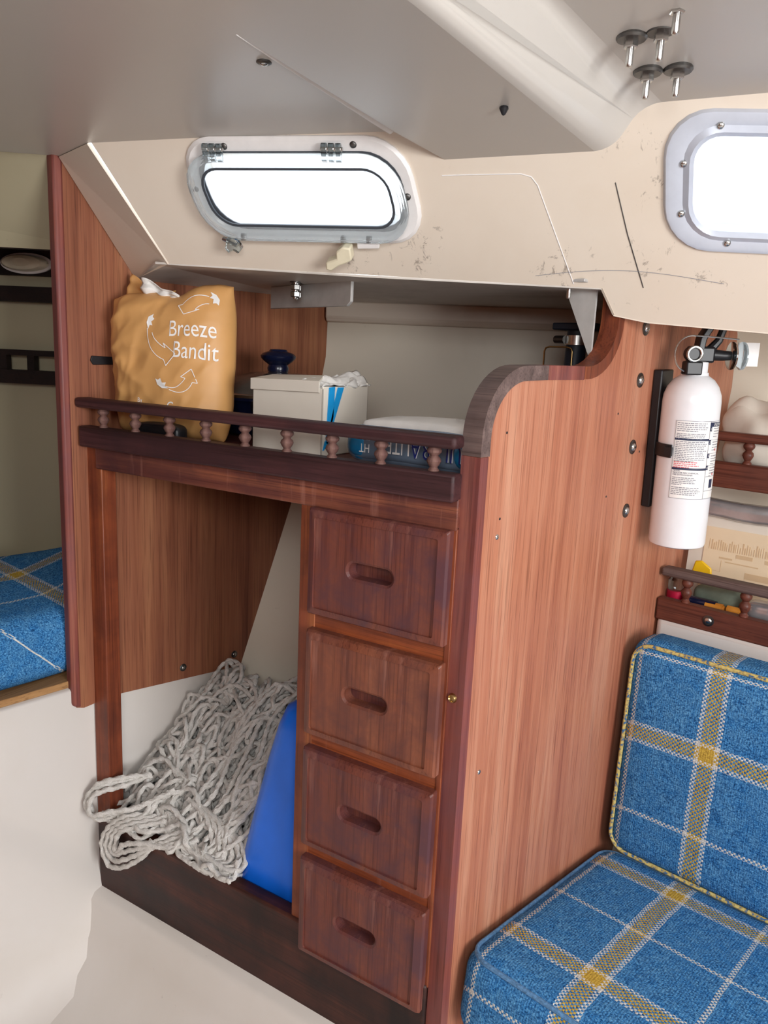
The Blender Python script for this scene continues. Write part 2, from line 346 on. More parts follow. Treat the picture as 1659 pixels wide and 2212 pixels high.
# --- side deck head (underside of the side deck)
HB0 = BW(0, 0.480, 0.172); HB1 = FW(0, 0.66, 0.168)
def hull_line(t, z, ds=0.0):   # hull side at parameter t (0 = bulkhead, 1 = partition) and height z
    def off(z): 
        pts = [(-0.95, -0.36), (-0.80, -0.285), (-0.65, -0.225), (-0.491, -0.165), (-0.201, -0.067), (0.05, 0.0), (0.4, 0.02)]
        for (a, b), (c, d) in zip(pts, pts[1:]):
            if z <= c: return b + (d-b)*(z-a)/(c-a)
        return 0.02
    A = BW(0, 0.475, 0); B = FW(0, 0.745, 0); p = A + (B-A)*t; n = Vector((-(B-A).y, (B-A).x, 0)).normalized()
    p = p + n*(off(z)+ds); p.z = z; return p
g = G()
ed = [TP(-0.02, 0), TP(0.274, -0.002), TP(0.571, 0.0)]
g.add([S0b, ed[0], ed[1], ed[2], FW(0, 0.50, 0.182), hull_line(1.02, 0.177), hull_line(0.5, 0.177), hull_line(-0.02, 0.176)], [(0,1,2,3,4,5,6,7)])
struct(g.build('ceiling_side_deck', M['grime'], smooth=None, solid=0.003))
g = G(); g.add([TP(0.591, -0.035), TP(0.634, -0.042), TP(2.75, -0.10), hull_line(3.8, 0.15), hull_line(1.0, 0.15)], [(0,1,2,3,4)])
g.add([TP(0.571, 0.0), TP(0.591,-0.035), hull_line(1.0, 0.15), FW(0,0.60,0.186)], [(0,1,2,3)])
struct(g.build('ceiling_side_deck_aft', M['gel'], smooth=None, solid=0.003))
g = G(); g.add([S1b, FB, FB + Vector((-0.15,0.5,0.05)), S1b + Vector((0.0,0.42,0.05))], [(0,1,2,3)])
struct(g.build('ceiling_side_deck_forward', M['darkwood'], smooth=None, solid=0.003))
# --- moulded flange along the top of the hull liner
g = G(); pr = [(0.010, 0.176), (-0.014, 0.176), (-0.014, 0.146), (-0.008, 0.138), (0.010, 0.138)]
g.loft([[hull_line(t, 0.1, d) + Vector((0,0,z-0.1)) for d, z in pr] for t in (0.0, 0.25, 0.5, 0.75, 0.995)])
struct(g.build('trim_2', M['gel'], bevel=0.003))
# --- hull liner
zs = [-0.95, -0.87, -0.80, -0.72, -0.65, -0.57, -0.491, -0.40, -0.30, -0.201, -0.10, 0.0, 0.08, 0.19]
g = G(); g.loft([[hull_line(t, z) for z in zs] for t in (-0.15, 0.0, 0.25, 0.5, 0.75, 1.0, 1.4, 3.8)], False, False, closed=False)
struct(g.build('wall_hull', M['gelhull'], smooth=60))
# --- forward cabin hull side, seen through the passage
VP0 = Vector((-0.90, 0.181, 0)); VD = Vector((0.89, 0.45, 0)).normalized()
def VW(t, z, off=0.0): p = VP0 + VD*t + Vector((VD.y, -VD.x, 0))*off; p.z = z; return p
g = G(); g.add([VW(-0.9, -0.6), VW(0.27, -0.6), VW(0.27, 0.25), VW(-0.9, 0.25)], [(0,1,2,3)]); struct(g.build('wall_forward_hull', M['gelolive'], smooth=None))
# --- ceilings
def Wt(i): return TP(*top[i])
V = [Wt(i) for i in range(8)]
R1 = Vector((-0.153, -0.179, 0.345)); K1 = Vector((0.035, -0.175, 0.340)); K2 = Vector((0.074, -0.062, 0.375))
def ext(a, b, t, dz=0.0): p = a + (b-a)*t; p.z = b.z + dz; return p
RX = ext(V[2], R1, 7.9, 0.06); KX = ext(V[4], K1, 6.0, 0.065); KY = ext(V[5], K2, 9.6, 0.06)
CX = Vector((2.1, -1.9, 0.47)); AX = Vector((-2.0, -1.9, 0.42)); FT2 = FT + Vector((0,0,0.0))
mid = (V[2]+R1)/2 + Vector((0,0,0.004))
g = G(); vs = [FT2, S0t, V[0], V[1], V[2], R1, RX, AX, V[3], V[4], K1, KX, V[5], K2, KY, V[6], V[7], CX]
g.add(vs, [(0,1,2,3,4,5,6,7), (4,8,9,10,11,6,5), (9,12,13,14,11,10), (12,15,16,17,14,13)])
bmc = None
ceil = struct(g.build('ceiling', M['gelceil'], smooth=60, bevel=0.016, seg=4))
g = G(); rd = [V[2] + (R1-V[2])*t for t in (0.02, 0.2, 0.4, 0.6, 0.8, 1.0)]; g.tube(rd, [0.0045, 0.0040, 0.0032, 0.0026, 0.002, 0.0006], 12); struct(g.build('ridge_highlight', M['white']))  # white bead added to draw a highlight along the ceiling ridge
# --- sole, berth riser and liner below the cabinet
g = G(); prof = [(0.02, -0.785), (-0.018, -0.792), (-0.026, -0.800), (-0.034, -0.850), (-0.050, -0.885), (-0.09, -0.915), (-0.16, -0.93), (-0.5, -0.945), (-1.8, -0.95)]
g.loft([[(x, y, z) for y, z in prof] for x in (-0.66, -0.3, 0.0, 0.6, 2.0)], False, False, closed=False)
struct(g.build('floor', M['gelwhite'], smooth=60))
def riser(s_):
    zf = -0.763 + min(0.30, max(0, -s_)*0.93); return [(-0.040, -0.4405), (-0.008, -0.4405), (-0.004, -0.4435), (-0.004, min(-0.46, zf+0.03)), (-0.002, zf+0.008), (0.006, zf-0.014), (0.012, zf-0.05), (0.022, -0.86), (0.040, -0.90), (0.08, -0.93), (0.3, -0.948)]
g = G(); g.loft([[BW(a, s_, z) for a, z in riser(s_)] for s_ in (-1.3, -0.8, -0.5, -0.3, -0.2, -0.1, -0.05, -0.006, 0.0, 0.02)], False, False, closed=False)
struct(g.build('wall_left', M['gelwhite'], smooth=60))
g = G(); g.add([BW(-0.002, 0.0, -0.95), BW(-0.002, 0.5, -0.95), BW(-0.002, 0.5, -0.40), BW(-0.002, 0.0, -0.40)], [(0,1,2,3)])
g.add([BW(0.0, 0.02, -0.735), FW(-0.02, 0.02, -0.735), FW(-0.02, 0.5, -0.735), BW(0.0, 0.4, -0.735)], [(0,1,2,3)])
struct(g.build('wall_locker', M['gelwhite'], smooth=None))
# rest of the cabin behind the camera, so the light bounces as in a closed hull
g = G(); g.add([(-2.0,-1.75,-0.95), (2.0,-1.75,-0.95), (2.0,-1.75,0.5), (-2.0,-1.75,0.5)], [(0,1,2,3)]); struct(g.build('wall_right', M['bulk'], smooth=None))
g = G(); g.add([(-1.62,-1.75,-0.95), (-1.62,0.4,-0.95), (-1.62,0.4,0.45), (-1.62,-1.75,0.45)], [(0,1,2,3)]); struct(g.build('wall_bow', M['gelolive'], smooth=None))
g = G(); g.prism([(-1.8, -0.95), (-0.46, -0.95), (-0.46, 0.40), (-1.8, 0.46)], lambda s_, z, d: BW(d, s_, z), -0.018, 0.0); struct(g.build('wall_bulkhead_far', M['bulk'], smooth=None))

g = G()
for y0, y1, z0, z1 in ((-1.9, -1.35, -0.96, 0.7), (-0.30, 1.6, -0.96, 0.7), (-1.35, -0.30, -0.96, -0.36)): g.box(1.86, 1.88, y0, y1, z0, z1)
struct(g.build('wall_aft', M['bulk'], smooth=None))
# ------------------------------------------------------------------ windows
def ring(g, loops):  # loops: list of (uv loop, n)
    g.loft([[TP(u, v, n) for u, v in L] for L, n in loops], False, False)
def WL(W, o, grow=0.0): return winloop(W['cu'], W['cv'], o[0]+2*grow, o[1]+2*grow, max(0.005, o[2]+grow), W['rot'])
def dome(g, p, n, r, h=0.5, seg=12):
    n = n.normalized(); a = n.orthogonal().normalized(); b = n.cross(a); loops = []
    for q in range(5):
        t = q/4*PI/2; rr = r*math.cos(t)*0.999+1e-5; loops.append([p + a*(rr*math.cos(2*PI*i/seg)) + b*(rr*math.sin(2*PI*i/seg)) + n*(r*h*math.sin(t)) for i in range(seg)])
    g.loft([[q - n*0.002 for q in loops[0]]] + loops)
win1 = sempty('window_1', TP(W1['cu'], W1['cv']))
def put(g, name, mat, root, **k):
    g.v = [tuple(Vector(p) - root.location) for p in g.v]; return g.build(name, mat, root, **k)
g = G(); ring(g, [(WL(W1, W1h, -0.001), -0.02), (WL(W1, W1h, -0.001), 0.004), (WL(W1, W1o, -0.004), 0.006), (WL(W1, W1o), 0.003), (WL(W1, W1o), -0.002)])
put(g, 'frame', M['white'], win1)
g = G(); ring(g, [(WL(W1, W1h, 0.003), 0.0045), (WL(W1, W1h, 0.003), 0.0062), (WL(W1, W1h, -0.002), 0.0062), (WL(W1, W1h, -0.002), 0.0045)]); put(g, 'gasket', M['seal'], win1)
S1 = dict(W1); S1['cu'] -= 0.006; S1['cv'] -= 0.006; SW = (0.270, 0.104, 0.044)
g = G(); ring(g, [(WL(S1, SW, -0.016), 0.007), (WL(S1, SW), 0.007), (WL(S1, SW), 0.016), (WL(S1, SW, -0.003), 0.018), (WL(S1, SW, -0.007), 0.017), (WL(S1, SW, -0.009), 0.014), (WL(S1, SW, -0.013), 0.014), (WL(S1, SW, -0.016), 0.012), (WL(S1, SW, -0.016), 0.007)])
put(g, 'sash', M['sash'], win1)
g = G(); ring(g, [(WL(S1, SW, -0.0158), 0.0085), (WL(S1, SW, -0.0158), 0.0112), (WL(S1, SW, -0.019), 0.0112), (WL(S1, SW, -0.019), 0.0085), (WL(S1, SW, -0.0158), 0.0085)]); put(g, 'sash_seal', M['seal'], win1)
g = G(); L = WL(S1, SW, -0.015); g.loft([[TP(u, v, 0.008) for u, v in L], [TP(u, v, 0.011) for u, v in L]]); put(g, 'pane', M['pane'], win1)
for u in (0.100, 0.246):       # clear plastic hinges
    h = G()
    for k in range(3): h.prism(rrect(0.008, 0.020, 0.004), lambda a, b, d, u=u, k=k: TP(u-0.012+d, 0.1545+0.028*(u-0.2)+b, 0.012+a), k*0.0085, k*0.0085+0.0058)
    hb = put(h, 'hinge', M['acryl'], win1)
    h = G(); h.tube([TP(u-0.013, 0.1575+0.028*(u-0.2), 0.012), TP(u+0.013, 0.1575+0.028*(u-0.2), 0.012)], 0.0028, 10); h.v = [tuple(Vector(p)-win1.location) for p in h.v]; h.build('hinge_pin', M['steel'], hb)
for u, v in ((0.112, 0.1565), (0.270, 0.1625), (0.332, 0.105), (0.118, 0.046), (0.250, 0.0485), (0.283, 0.0505), (0.065, 0.105)):
    s = G(); dome(s, TP(u, v, 0.0055), TN, 0.0042, 0.5); put(s, 'screw', M['darksteel'], win1)
la = G(); la.tube([TP(0.092, 0.046, 0.014), TP(0.112, 0.040, 0.018)], 0.0025, 10); lo = put(la, 'latch_spindle', M['steel'], win1)
la = G(); la.prism([(0.100, 0.050), (0.112, 0.049), (0.118, 0.036), (0.112, 0.030), (0.106, 0.034), (0.099, 0.030), (0.095, 0.036)], lambda a, b, d: TP(a, b, d), 0.012, 0.022); put(la, 'latch', M['acryl'], win1, bevel=0.0015)
la = G(); la.prism([(0.228, 0.016), (0.229, 0.026), (0.243, 0.031), (0.243, 0.040), (0.252, 0.047), (0.262, 0.046), (0.263, 0.030), (0.256, 0.026), (0.246, 0.022), (0.235, 0.014)], lambda a, b, d: TP(a, b, d), 0.008, 0.024); put(la, 'latch', M['cream'], win1, bevel=0.002)['label'] = 'cream plastic latch handle'
la = G(); la.prism([(0.268, 0.049), (0.296, 0.051), (0.296, 0.042), (0.268, 0.040)], lambda a, b, d: TP(a, b, d), 0.005, 0.012); put(la, 'latch_keeper', M['white'], win1, bevel=0.001)

win2 = sempty('window_2', TP(W2['cu'], W2['cv']))
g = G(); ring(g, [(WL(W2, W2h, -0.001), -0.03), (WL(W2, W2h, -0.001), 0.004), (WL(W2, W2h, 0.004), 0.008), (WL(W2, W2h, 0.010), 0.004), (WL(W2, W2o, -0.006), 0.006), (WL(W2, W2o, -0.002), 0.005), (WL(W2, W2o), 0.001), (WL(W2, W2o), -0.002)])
put(g, 'frame', M['winflare'], win2)
g = G(); L = WL(W2, W2h, -0.0005); g.loft([[TP(u, v, -0.016) for u, v in L], [TP(u, v, -0.012) for u, v in L]]); put(g, 'pane', M['pane'], win2)
for u, v in ((0.634, 0.152), (0.643, 0.098), (0.662, 0.191), (0.700, 0.0665), (0.735, 0.194), (0.80, 0.0665)):
    s = G(); dome(s, TP(u, v, 0.0055), TN, 0.0040, 0.6); put(s, 'screw', M['steel'], win2)
# hairline wires / print-through lines in the laminate and ceiling fastenings
for L in ([(0.372, 0.129), (0.40, 0.131), (0.462, 0.134), (0.474, 0.131), (0.482, 0.122), (0.537, 0.004)],):
    g = G(); g.tube([TP(u, v, 0.0002) for u, v in L], 0.0007, 6); o = struct(g.build('trim_3', M['white']))
g = G(); g.tube([TP(0.567, 0.128, 0.0004), TP(0.590, 0.07, 0.0006), TP(0.62, 0.004, 0.0004)], 0.0006, 6); tag(g.build('loose_wire', M['darksteel']), 'thin grey wire running up the cream wall between the two windows', 'wire')
g = G(); g.tube([TP(0.49+0.22*t, 0.012+0.010*math.sin(t*PI*1.1)+0.006*t, 0.0008) for t in [i/14 for i in range(15)]], 0.0003, 5); tag(g.build('loose_hair', M['inkgrey']), 'fine dark hair curling across the lower edge of the cream wall', 'hair')

# ------------------------------------------------------------------ forward bulkhead (left wooden wall)
bh = sempty('wall_bulkhead', BW(0,0,-0.474), -SK)
def bl(s, z, d): return (d, s, z+0.474)
BP = [(-0.030, -0.470), (-0.018, -0.474), (0.0, -0.472), (0.0, -0.466), (0.31, -0.491), (0.408, -0.201), (0.475, 0.05), (0.479, 0.176), (0.085, 0.179), (-0.028, 0.322), (-0.030, 0.31)]
g = G(); g.prism(BP, bl, -0.018, 0.0); g.build('veneer_board', M['bulk'], bh, smooth=None)
g = G(); g.prism([(-0.036, -0.466), (-0.022, -0.474), (-0.022, 0.318), (-0.036, 0.334)], bl, -0.0195, 0.0012); g.build('edge_trim', M['trim'], bh, bevel=0.004)
g = G(); g.prism([(0.01, 0.062), (0.045, 0.061), (0.045, 0.050), (0.012, 0.049), (0.008, 0.055)], bl, 0.0, 0.003); g.build('rubber_strap', M['black'], bh, bevel=0.001)
for s, z in ((0.033, -0.452), (0.160, -0.458), (0.268, -0.463)):
    q = G(); q.lathe([(0.0065, 0), (0.0065, 0.001), (0.0055, 0.0016)], bl(s, z, 0), 16, 'x'); wa = q.build('washer', M['darksteel'], bh)
    q = G(); dome(q, Vector(bl(s, z, 0.001)), Vector((1,0,0)), 0.0038, 0.6); q.build('screw', M['steel'], wa)

# ================================================================== CABINET
cab = thing('galley_cabinet', 'built-in dark teak cabinet with four drawers, open locker and spindle fiddle rail', 'cabinet', (-0.30, 0.0, -0.795))
def cb(g, name, mat, **k):
    g.v = [(x+0.30, y, z+0.795) for x, y, z in g.v]; return g.build(name, mat, cab, **k)
g = G(); A0 = BW(0.0, 0.02, 0); B0 = FW(-0.022, 0.02, 0)
pl = [(A0.x, 0.004), (B0.x, 0.004), (FW(-0.022, 0.715, 0).x, FW(-0.022, 0.715, 0).y), (BW(0, 0.465, 0).x, BW(0, 0.465, 0).y)]
g.prism(pl, lambda x, y, z: (x, y, z), -0.064, -0.050); cb(g, 'shelf_board', M['apron'], smooth=None)
g = G(); g.box(-0.603, 0.001, -0.016, 0.006, -0.067, -0.037); cb(g, 'fiddle_board', M['fiddle'], bevel=0.003)
g = G(); g.box(-0.608, 0.001, -0.018, 0.008, -0.011, 0.003); cb(g, 'top_rail', M['fiddle'], bevel=0.0045, seg=3)
bp = [(0.0062, -0.0385), (0.0062, -0.0355), (0.0050, -0.0345), (0.0042, -0.0330), (0.0066, -0.0295), (0.0080, -0.0265), (0.0072, -0.0235), (0.0050, -0.0215), (0.0044, -0.0205), (0.0058, -0.0190), (0.0078, -0.0170), (0.0082, -0.0145), (0.0068, -0.0122), (0.0060, -0.0100)]
bme = None
for i in range(9):
    x = -0.562 + i*0.0665
    if bme is None:
        g = G(); g.lathe([(r, z) for r, z in bp], (0,0,0), 16); b0 = g.build('baluster', M['turn'], cab); b0.location = (x+0.30, -0.004, 0.795); bme = b0
    else:
        b = bme.copy(); COL.objects.link(b); b.parent = cab; b.location = (x+0.30, -0.004, 0.795)
g = G(); g.box(-0.585, 0.001, -0.002, 0.016, -0.099, -0.064); cb(g, 'apron', M['apron'], bevel=0.0015)
g = G(); g.box(-0.607, -0.575, 0.0, 0.026, -0.80, -0.066); cb(g, 'corner_post', M['frame'], bevel=0.0015)
g = G(); g.box(-0.209, -0.184, 0.0, 0.018, -0.675, -0.095); cb(g, 'stile', M['frame'], bevel=0.0012)
g = G(); g.box(-0.006, 0.001, 0.0, 0.018, -0.70, -0.095); cb(g, 'stile', M['frame'], bevel=0.0008)
for z0, z1 in ((-0.252, -0.224), (-0.408, -0.380), (-0.563, -0.536)):
    g = G(); g.box(-0.186, -0.005, 0.001, 0.018, z0, z1); cb(g, 'drawer_rail', M['railx'], bevel=0.0008)
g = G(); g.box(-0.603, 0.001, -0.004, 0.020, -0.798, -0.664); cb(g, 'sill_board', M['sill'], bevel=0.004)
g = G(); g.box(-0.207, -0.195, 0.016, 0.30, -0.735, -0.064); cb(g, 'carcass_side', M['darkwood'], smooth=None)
for k, (z0, z1, mt) in enumerate(((-0.229, -0.098, 'drawer'), (-0.386, -0.249, 'drawer2'), (-0.541, -0.405, 'drawer'), (-0.699, -0.560, 'drawer'))):
    zc = (z0+z1)/2; W_ = 0.186; H_ = z1-z0; xc = -0.0955
    dr = bpy.data.objects.new('drawer', None); COL.objects.link(dr); dr.parent = cab; dr.location = (xc+0.30, 0, zc+0.795); dr.empty_display_size = 0.03
    g = G(); LP = []
    def lp(w_, h_, r, y, dx=0.0, dz=0.0): LP.append([(x+dx, y, z+dz) for x, z in rrect(w_, h_, r, 6, 6)])
    lp(W_, H_, 0.002, 0.004); lp(W_, H_, 0.002, -0.009); lp(W_-0.004, H_-0.004, 0.003, -0.0125); lp(W_-0.022, H_-0.020, 0.003, -0.0150); lp(W_-0.0225, H_-0.0205, 0.003, -0.0128); lp(W_-0.025, H_-0.023, 0.003, -0.0128)
    sx, sz = (-0.004, 0.0)
    lp(0.066, 0.025, 0.0124, -0.0126, sx, sz); lp(0.060, 0.019, 0.0094, -0.0105, sx, sz); lp(0.058, 0.017, 0.0084, 0.003, sx, sz)
    g.loft(LP, True, False); g.build('drawer_front', M[mt], dr, smooth=None)
    g = G(); g.loft([[(x+sx, 0.0032, z+sz) for x, z in rrect(0.062, 0.021, 0.0104)], [(x+sx, 0.006, z+sz) for x, z in rrect(0.062, 0.021, 0.0104)]]); g.build('finger_pull', M['drawer'], dr, smooth=None)
    g = G()
    for b_ in ((-0.075, -0.072, 0.004, 0.20, -H_/2+0.012, H_/2-0.02), (0.072, 0.075, 0.004, 0.20, -H_/2+0.012, H_/2-0.02), (-0.072, 0.072, 0.05, 0.20, -H_/2+0.012, -H_/2+0.016)): g.box(*b_)
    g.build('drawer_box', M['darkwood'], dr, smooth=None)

# ================================================================== PARTITION PANEL (right of the cabinet)
pn = thing('partition_panel', 'tall teak veneer partition with rounded shoulder between the drawers and the blue seat', 'partition', FW(0,0,-0.80), -SK)
def pl3(s, z, d): return (d, s, z+0.80)
arc1 = [(0.078 - 0.078*math.cos(t), 0.000 + 0.076*math.sin(t)) for t in [PI/2*i/12 for i in range(13)]]
arc2 = [(0.212 + 0.072*math.sin(t), 0.078 + 0.062*(1-math.cos(t))) for t in [PI/2*i/10 for i in range(11)]]
edge = [(0.0, -0.80), (0.0, -0.006)] + arc1 + [(0.14, 0.0775)] + arc2 + [(0.284, 0.190)]
outl = edge + [(0.60, 0.185), (0.735, 0.150), (0.745, 0.0), (0.68, -0.20), (0.60, -0.45), (0.52, -0.65), (0.44, -0.80)]
g = G(); g.prism(outl, pl3, -0.022, 0.0); g.build('veneer_board', M['panel'], pn, smooth=None)
def strip(pts, wd, name, mat, d0=-0.0235, d1=0.0012, **k):
    o, i_ = [], []
    for j, p in enumerate(pts):
        a = Vector(pts[max(j-1,0)]); b = Vector(pts[min(j+1,len(pts)-1)]); t = (b-a).normalized(); n = Vector((t.y, -t.x)); o.append((p[0]-n.x*0.0012, p[1]-n.y*0.0012)); i_.append((p[0]+n.x*wd, p[1]+n.y*wd))
    g = G(); g.loft([[pl3(*o[j], d0), pl3(*o[j], d1), pl3(*i_[j], d1), pl3(*i_[j], d0)] for j in range(len(pts))]); return g.build(name, mat, pn, smooth=30, **k)
strip([(0.0, -0.80), (0.0, -0.4), (0.0, -0.018)], 0.013, 'edge_trim', M['trim'])
strip([(0.0, -0.0175), (0.0, -0.008)] + arc1 + [(0.120, 0.0772)], 0.015, 'edge_trim', M['trimgrey'])['label'] = 'weathered grey edge trim on the shoulder'
strip([(0.1205, 0.0772), (0.15, 0.0776), (0.205, 0.078)], 0.015, 'edge_trim', M['trim'])
strip([(0.2055, 0.078)] + arc2 + [(0.284, 0.160), (0.284, 0.190)], 0.014, 'edge_trim', M['frame'])
for s, z in ((0.366, 0.133), (0.366, 0.064), (0.365, -0.027), (0.366, -0.117)):
    q = G(); q.lathe([(0.0100, 0), (0.0100, 0.0012), (0.0085, 0.002)], pl3(s, z, 0), 20, 'x'); wa = q.build('washer', M['darksteel'], pn)
    q = G(); dome(q, Vector(pl3(s, z, 0.0015)), Vector((1,0,0)), 0.0064, 0.6); q.build('bolt', M['steel'], wa)
for s, z, r in ((0.042, -0.108, 0.0032), (0.042, -0.390, 0.0030)):
    q = G(); dome(q, Vector(pl3(s, z, 0)), Vector((1,0,0)), r, 0.5); q.build('screw', M['steel'], pn)
for s, z in ((0.046, 0.006), (0.045, -0.088), (0.31, 0.02), (0.39, -0.035), (0.30, -0.09)):
    q = G(); q.lathe([(0.0016, 0), (0.0013, 0.0004)], pl3(s, z, 0), 10, 'x'); q.build('screw_hole', M['black'], pn)
q = G(); q.lathe([(0.0056, 0.001), (0.0056, -0.002), (0.0044, -0.0045), (0.0040, -0.0045), (0.0030, -0.0026), (0.0012, -0.0026)], pl3(0.0, -0.288, -0.0135), 18, 'y'); q.build('snap_stud', M['brass'], pn)

# ================================================================== things on the cabinet shelf
# --- orange pouch
bag = thing('orange_pouch', 'crumpled orange drawstring pouch with white lettering on the cabinet shelf', 'bag', (-0.500, 0.070, -0.050), math.radians(14))
BW_, BH_, BT_ = 0.096, 0.103, 0.050
def bagpt(u, v, side):
    wv = 1.0 - 0.05*max(0, v)**2 - 0.07*max(0, -v)**3
    t = BT_*(max(0, 1-abs(u)**3.2)**0.55)*(max(0, 1-abs(v)**5)**0.55)*(1.0-0.25*(v*0.5+0.5))
    x = u*BW_*wv; z = v*BH_ + BH_ + 0.010*u*max(0, v) - 0.004*max(0, v)*math.cos(u*5); y = side*t
    p = Vector((x, y, z)); am = 0.0022 + 0.0065*max(0, -u-0.10) + 0.009*max(0, v-0.62)+0.007*max(0,-v-0.45)
    wx = 0.02*noise.noise(Vector((x*9, z*9, 4.0))); k = noise.fractal(Vector((x*16+3*side, z*22 - x*10, 1.7+side)), 0.9, 2.0, 2)
    k2 = 1-abs(noise.noise(Vector(((x+wx)*15 + z*16, (z+wx)*34 - x*30, 5.3*side))))*3.0 + 0.6*(1-abs(noise.noise(Vector(((x-wx)*40 - z*12, z*18, 2.3*side))))*3.0)
    e = max(0.0, 1-max(abs(u), abs(v))**6)
    p.y += side*(am*k*0.9 + am*k2*0.75)*e + 0.010*u*v
    p.x += 0.004*noise.noise(Vector((z*26, 2.2, u*2)))*abs(u)**2; p.z += 0.006*noise.noise(Vector((x*30, 9.1, v)))*max(0, v)**4
    return p
N = 72
g = G()
for side in (-1, 1): g.sheet(lambda a, b, s=side: bagpt(-1+2*a, -1+2*b, s), N, N)
o = g.build('pouch_body', M['kraft'], bag, smooth=50)
bmx = bmesh.new(); bmx.from_mesh(o.data); bmesh.ops.remove_doubles(bmx, verts=bmx.verts, dist=0.0003); bmesh.ops.recalc_face_normals(bmx, faces=bmx.faces); bmx.to_mesh(o.data); bmx.free()
def bagmap(x, z, off=0.0012):
    u = max(-0.98, min(0.98, x/BW_)); v = max(-0.98, min(0.98, z/BH_ - 1)); p = bagpt(u, v, -1); p.y -= off; return p
g = G()
for wd_, sz_, x_, z_ in (('Breeze', 0.033, 0.019, 0.144), ('Bandit', 0.033, 0.027, 0.116), ('By', 0.010, -0.028, 0.052), ('C', 0.022, 0.020, 0.042)):
    g = G(); letter(g, wd_, sz_, lambda x, y: bagmap(x_+x*0.70, z_+y*0.92-0.05*x), 'LEFT'); g.build('lettering', M['print'], bag, smooth=None, recalc=False)
def flat_arrow(g, pts, wd):
    for a, b in zip(pts, pts[1:]):
        t = Vector((b[0]-a[0], b[1]-a[1])).normalized()*wd; n = (-t.y, t.x)
        g.add([bagmap(a[0]+n[0], a[1]+n[1]), bagmap(a[0]-n[0], a[1]-n[1]), bagmap(b[0]-n[0], b[1]-n[1]), bagmap(b[0]+n[0], b[1]+n[1])], [(0,1,2,3)])
def arcpts(cx, cz, r, rz, a0, a1, n=14): return [(cx+r*math.cos(math.radians(a0+(a1-a0)*i/n)), cz+rz*math.sin(math.radians(a0+(a1-a0)*i/n))) for i in range(n+1)]
g = G()
def arrow_done():
    global g
    g.v = [tuple(p) for p in g.v]; g.build('arrow_print', M['print'], bag, smooth=None, recalc=False); g = G()
def bez(*P):
    n_ = 12; o_ = []
    for i in range(n_+1):
        t = i/n_; o_.append(tuple((1-t)**2*P[0][k]+2*t*(1-t)*P[1][k]+t*t*P[2][k] for k in (0, 1)))
    return o_
flat_arrow(g, bez((-0.014, 0.156), (-0.012, 0.122), (0.014, 0.112)), 0.0005); flat_arrow(g, bez((-0.006, 0.150), (0.000, 0.136), (0.016, 0.128)), 0.0005); flat_arrow(g, [(0.016, 0.128), (0.012, 0.135), (0.032, 0.120), (0.018, 0.104), (0.014, 0.112)], 0.0005)
arrow_done()
flat_arrow(g, bez((0.072, 0.190), (0.050, 0.196), (0.036, 0.183)), 0.0005); flat_arrow(g, bez((0.074, 0.181), (0.064, 0.182), (0.056, 0.174)), 0.0005); flat_arrow(g, [(0.036, 0.183), (0.029, 0.184), (0.040, 0.170), (0.062, 0.174), (0.056, 0.174)], 0.0005)
arrow_done()
flat_arrow(g, bez((0.020, 0.076), (0.036, 0.070), (0.046, 0.088)), 0.0005); flat_arrow(g, bez((0.024, 0.072), (0.048, 0.062), (0.057, 0.083)), 0.0005); flat_arrow(g, [(0.046, 0.088), (0.040, 0.090), (0.054, 0.101), (0.064, 0.082), (0.057, 0.083)], 0.0005)
arrow_done()
def horn(cx, cz, s, rot):
    P = [(-0.012, 0.004), (-0.010, -0.004), (-0.003, -0.009), (0.007, -0.010), (0.002, -0.006), (0.004, -0.002), (-0.002, -0.002), (-0.004, 0.004), (-0.008, 0.002)]
    c, q = math.cos(rot), math.sin(rot); g.add([bagmap(cx+s*(x*c-z*q), cz+s*(x*q+z*c)) for x, z in P], [tuple(range(len(P)))])
for h_ in ((-0.006, 0.164, 0.95, math.radians(-70)), (0.076, 0.186, 0.85, math.radians(165)), (0.015, 0.083, 1.05, 0.1)): horn(*h_); arrow_done()
g = G(); random.seed(3)
def collar(a, b):
    x = -0.078+0.075*a; z = 0.196+0.034*b*(0.7+0.3*math.cos(a*5)) - 0.014*a*b; y = -0.004+0.016*math.sin(a*6+b)*b + 0.006*noise.noise(Vector((a*5, b*4, 1)))
    return (x, y+0.006, z)
g.sheet(collar, 24, 12); g.build('gathered_neck', M['kraft'], bag, smooth=60, solid=0.0015)
g = G(); g.sheet(lambda a, b: (-0.040+0.060*a, -0.010+0.012*noise.noise(Vector((a*4, b*3, 7)))-0.006*b, 0.193+0.030*b*(1-0.8*a)+0.002*math.sin(a*9)), 20, 8); g.build('paper_liner', M['tissue'], bag, smooth=60, solid=0.0012)

# --- electric skillet with lid
pan = thing('skillet', 'dark navy electric skillet with smoked lid behind the orange pouch', 'pan', (-0.450, 0.243, -0.050))
g = G(); g.lathe([(0.0714, 0.0), (0.0840, 0.004), (0.0941, 0.030), (0.1025, 0.052), (0.1075, 0.056), (0.1075, 0.060), (0.0991, 0.060), (0.0907, 0.030), (0.0168, 0.012)], n=48); g.build('pan_body', M['navy'], pan)
g = G(); g.lathe([(0.1016, 0.060), (0.1025, 0.064), (0.0941, 0.074), (0.0714, 0.088), (0.0420, 0.096), (0.0168, 0.098), (0.0017, 0.098)], n=48); g.build('lid', M['lid'], pan)
g = G(); g.lathe([(0.1016, 0.058), (0.1046, 0.060), (0.1046, 0.064), (0.1016, 0.066)], n=48); g.build('lid_rim', M['steel'], pan)
g = G(); g.lathe([(0.028, 0.0920), (0.029, 0.0950), (0.021, 0.0980), (0.016, 0.1000)], n=28); kb = g.build('knob_plate', M['steel'], pan)
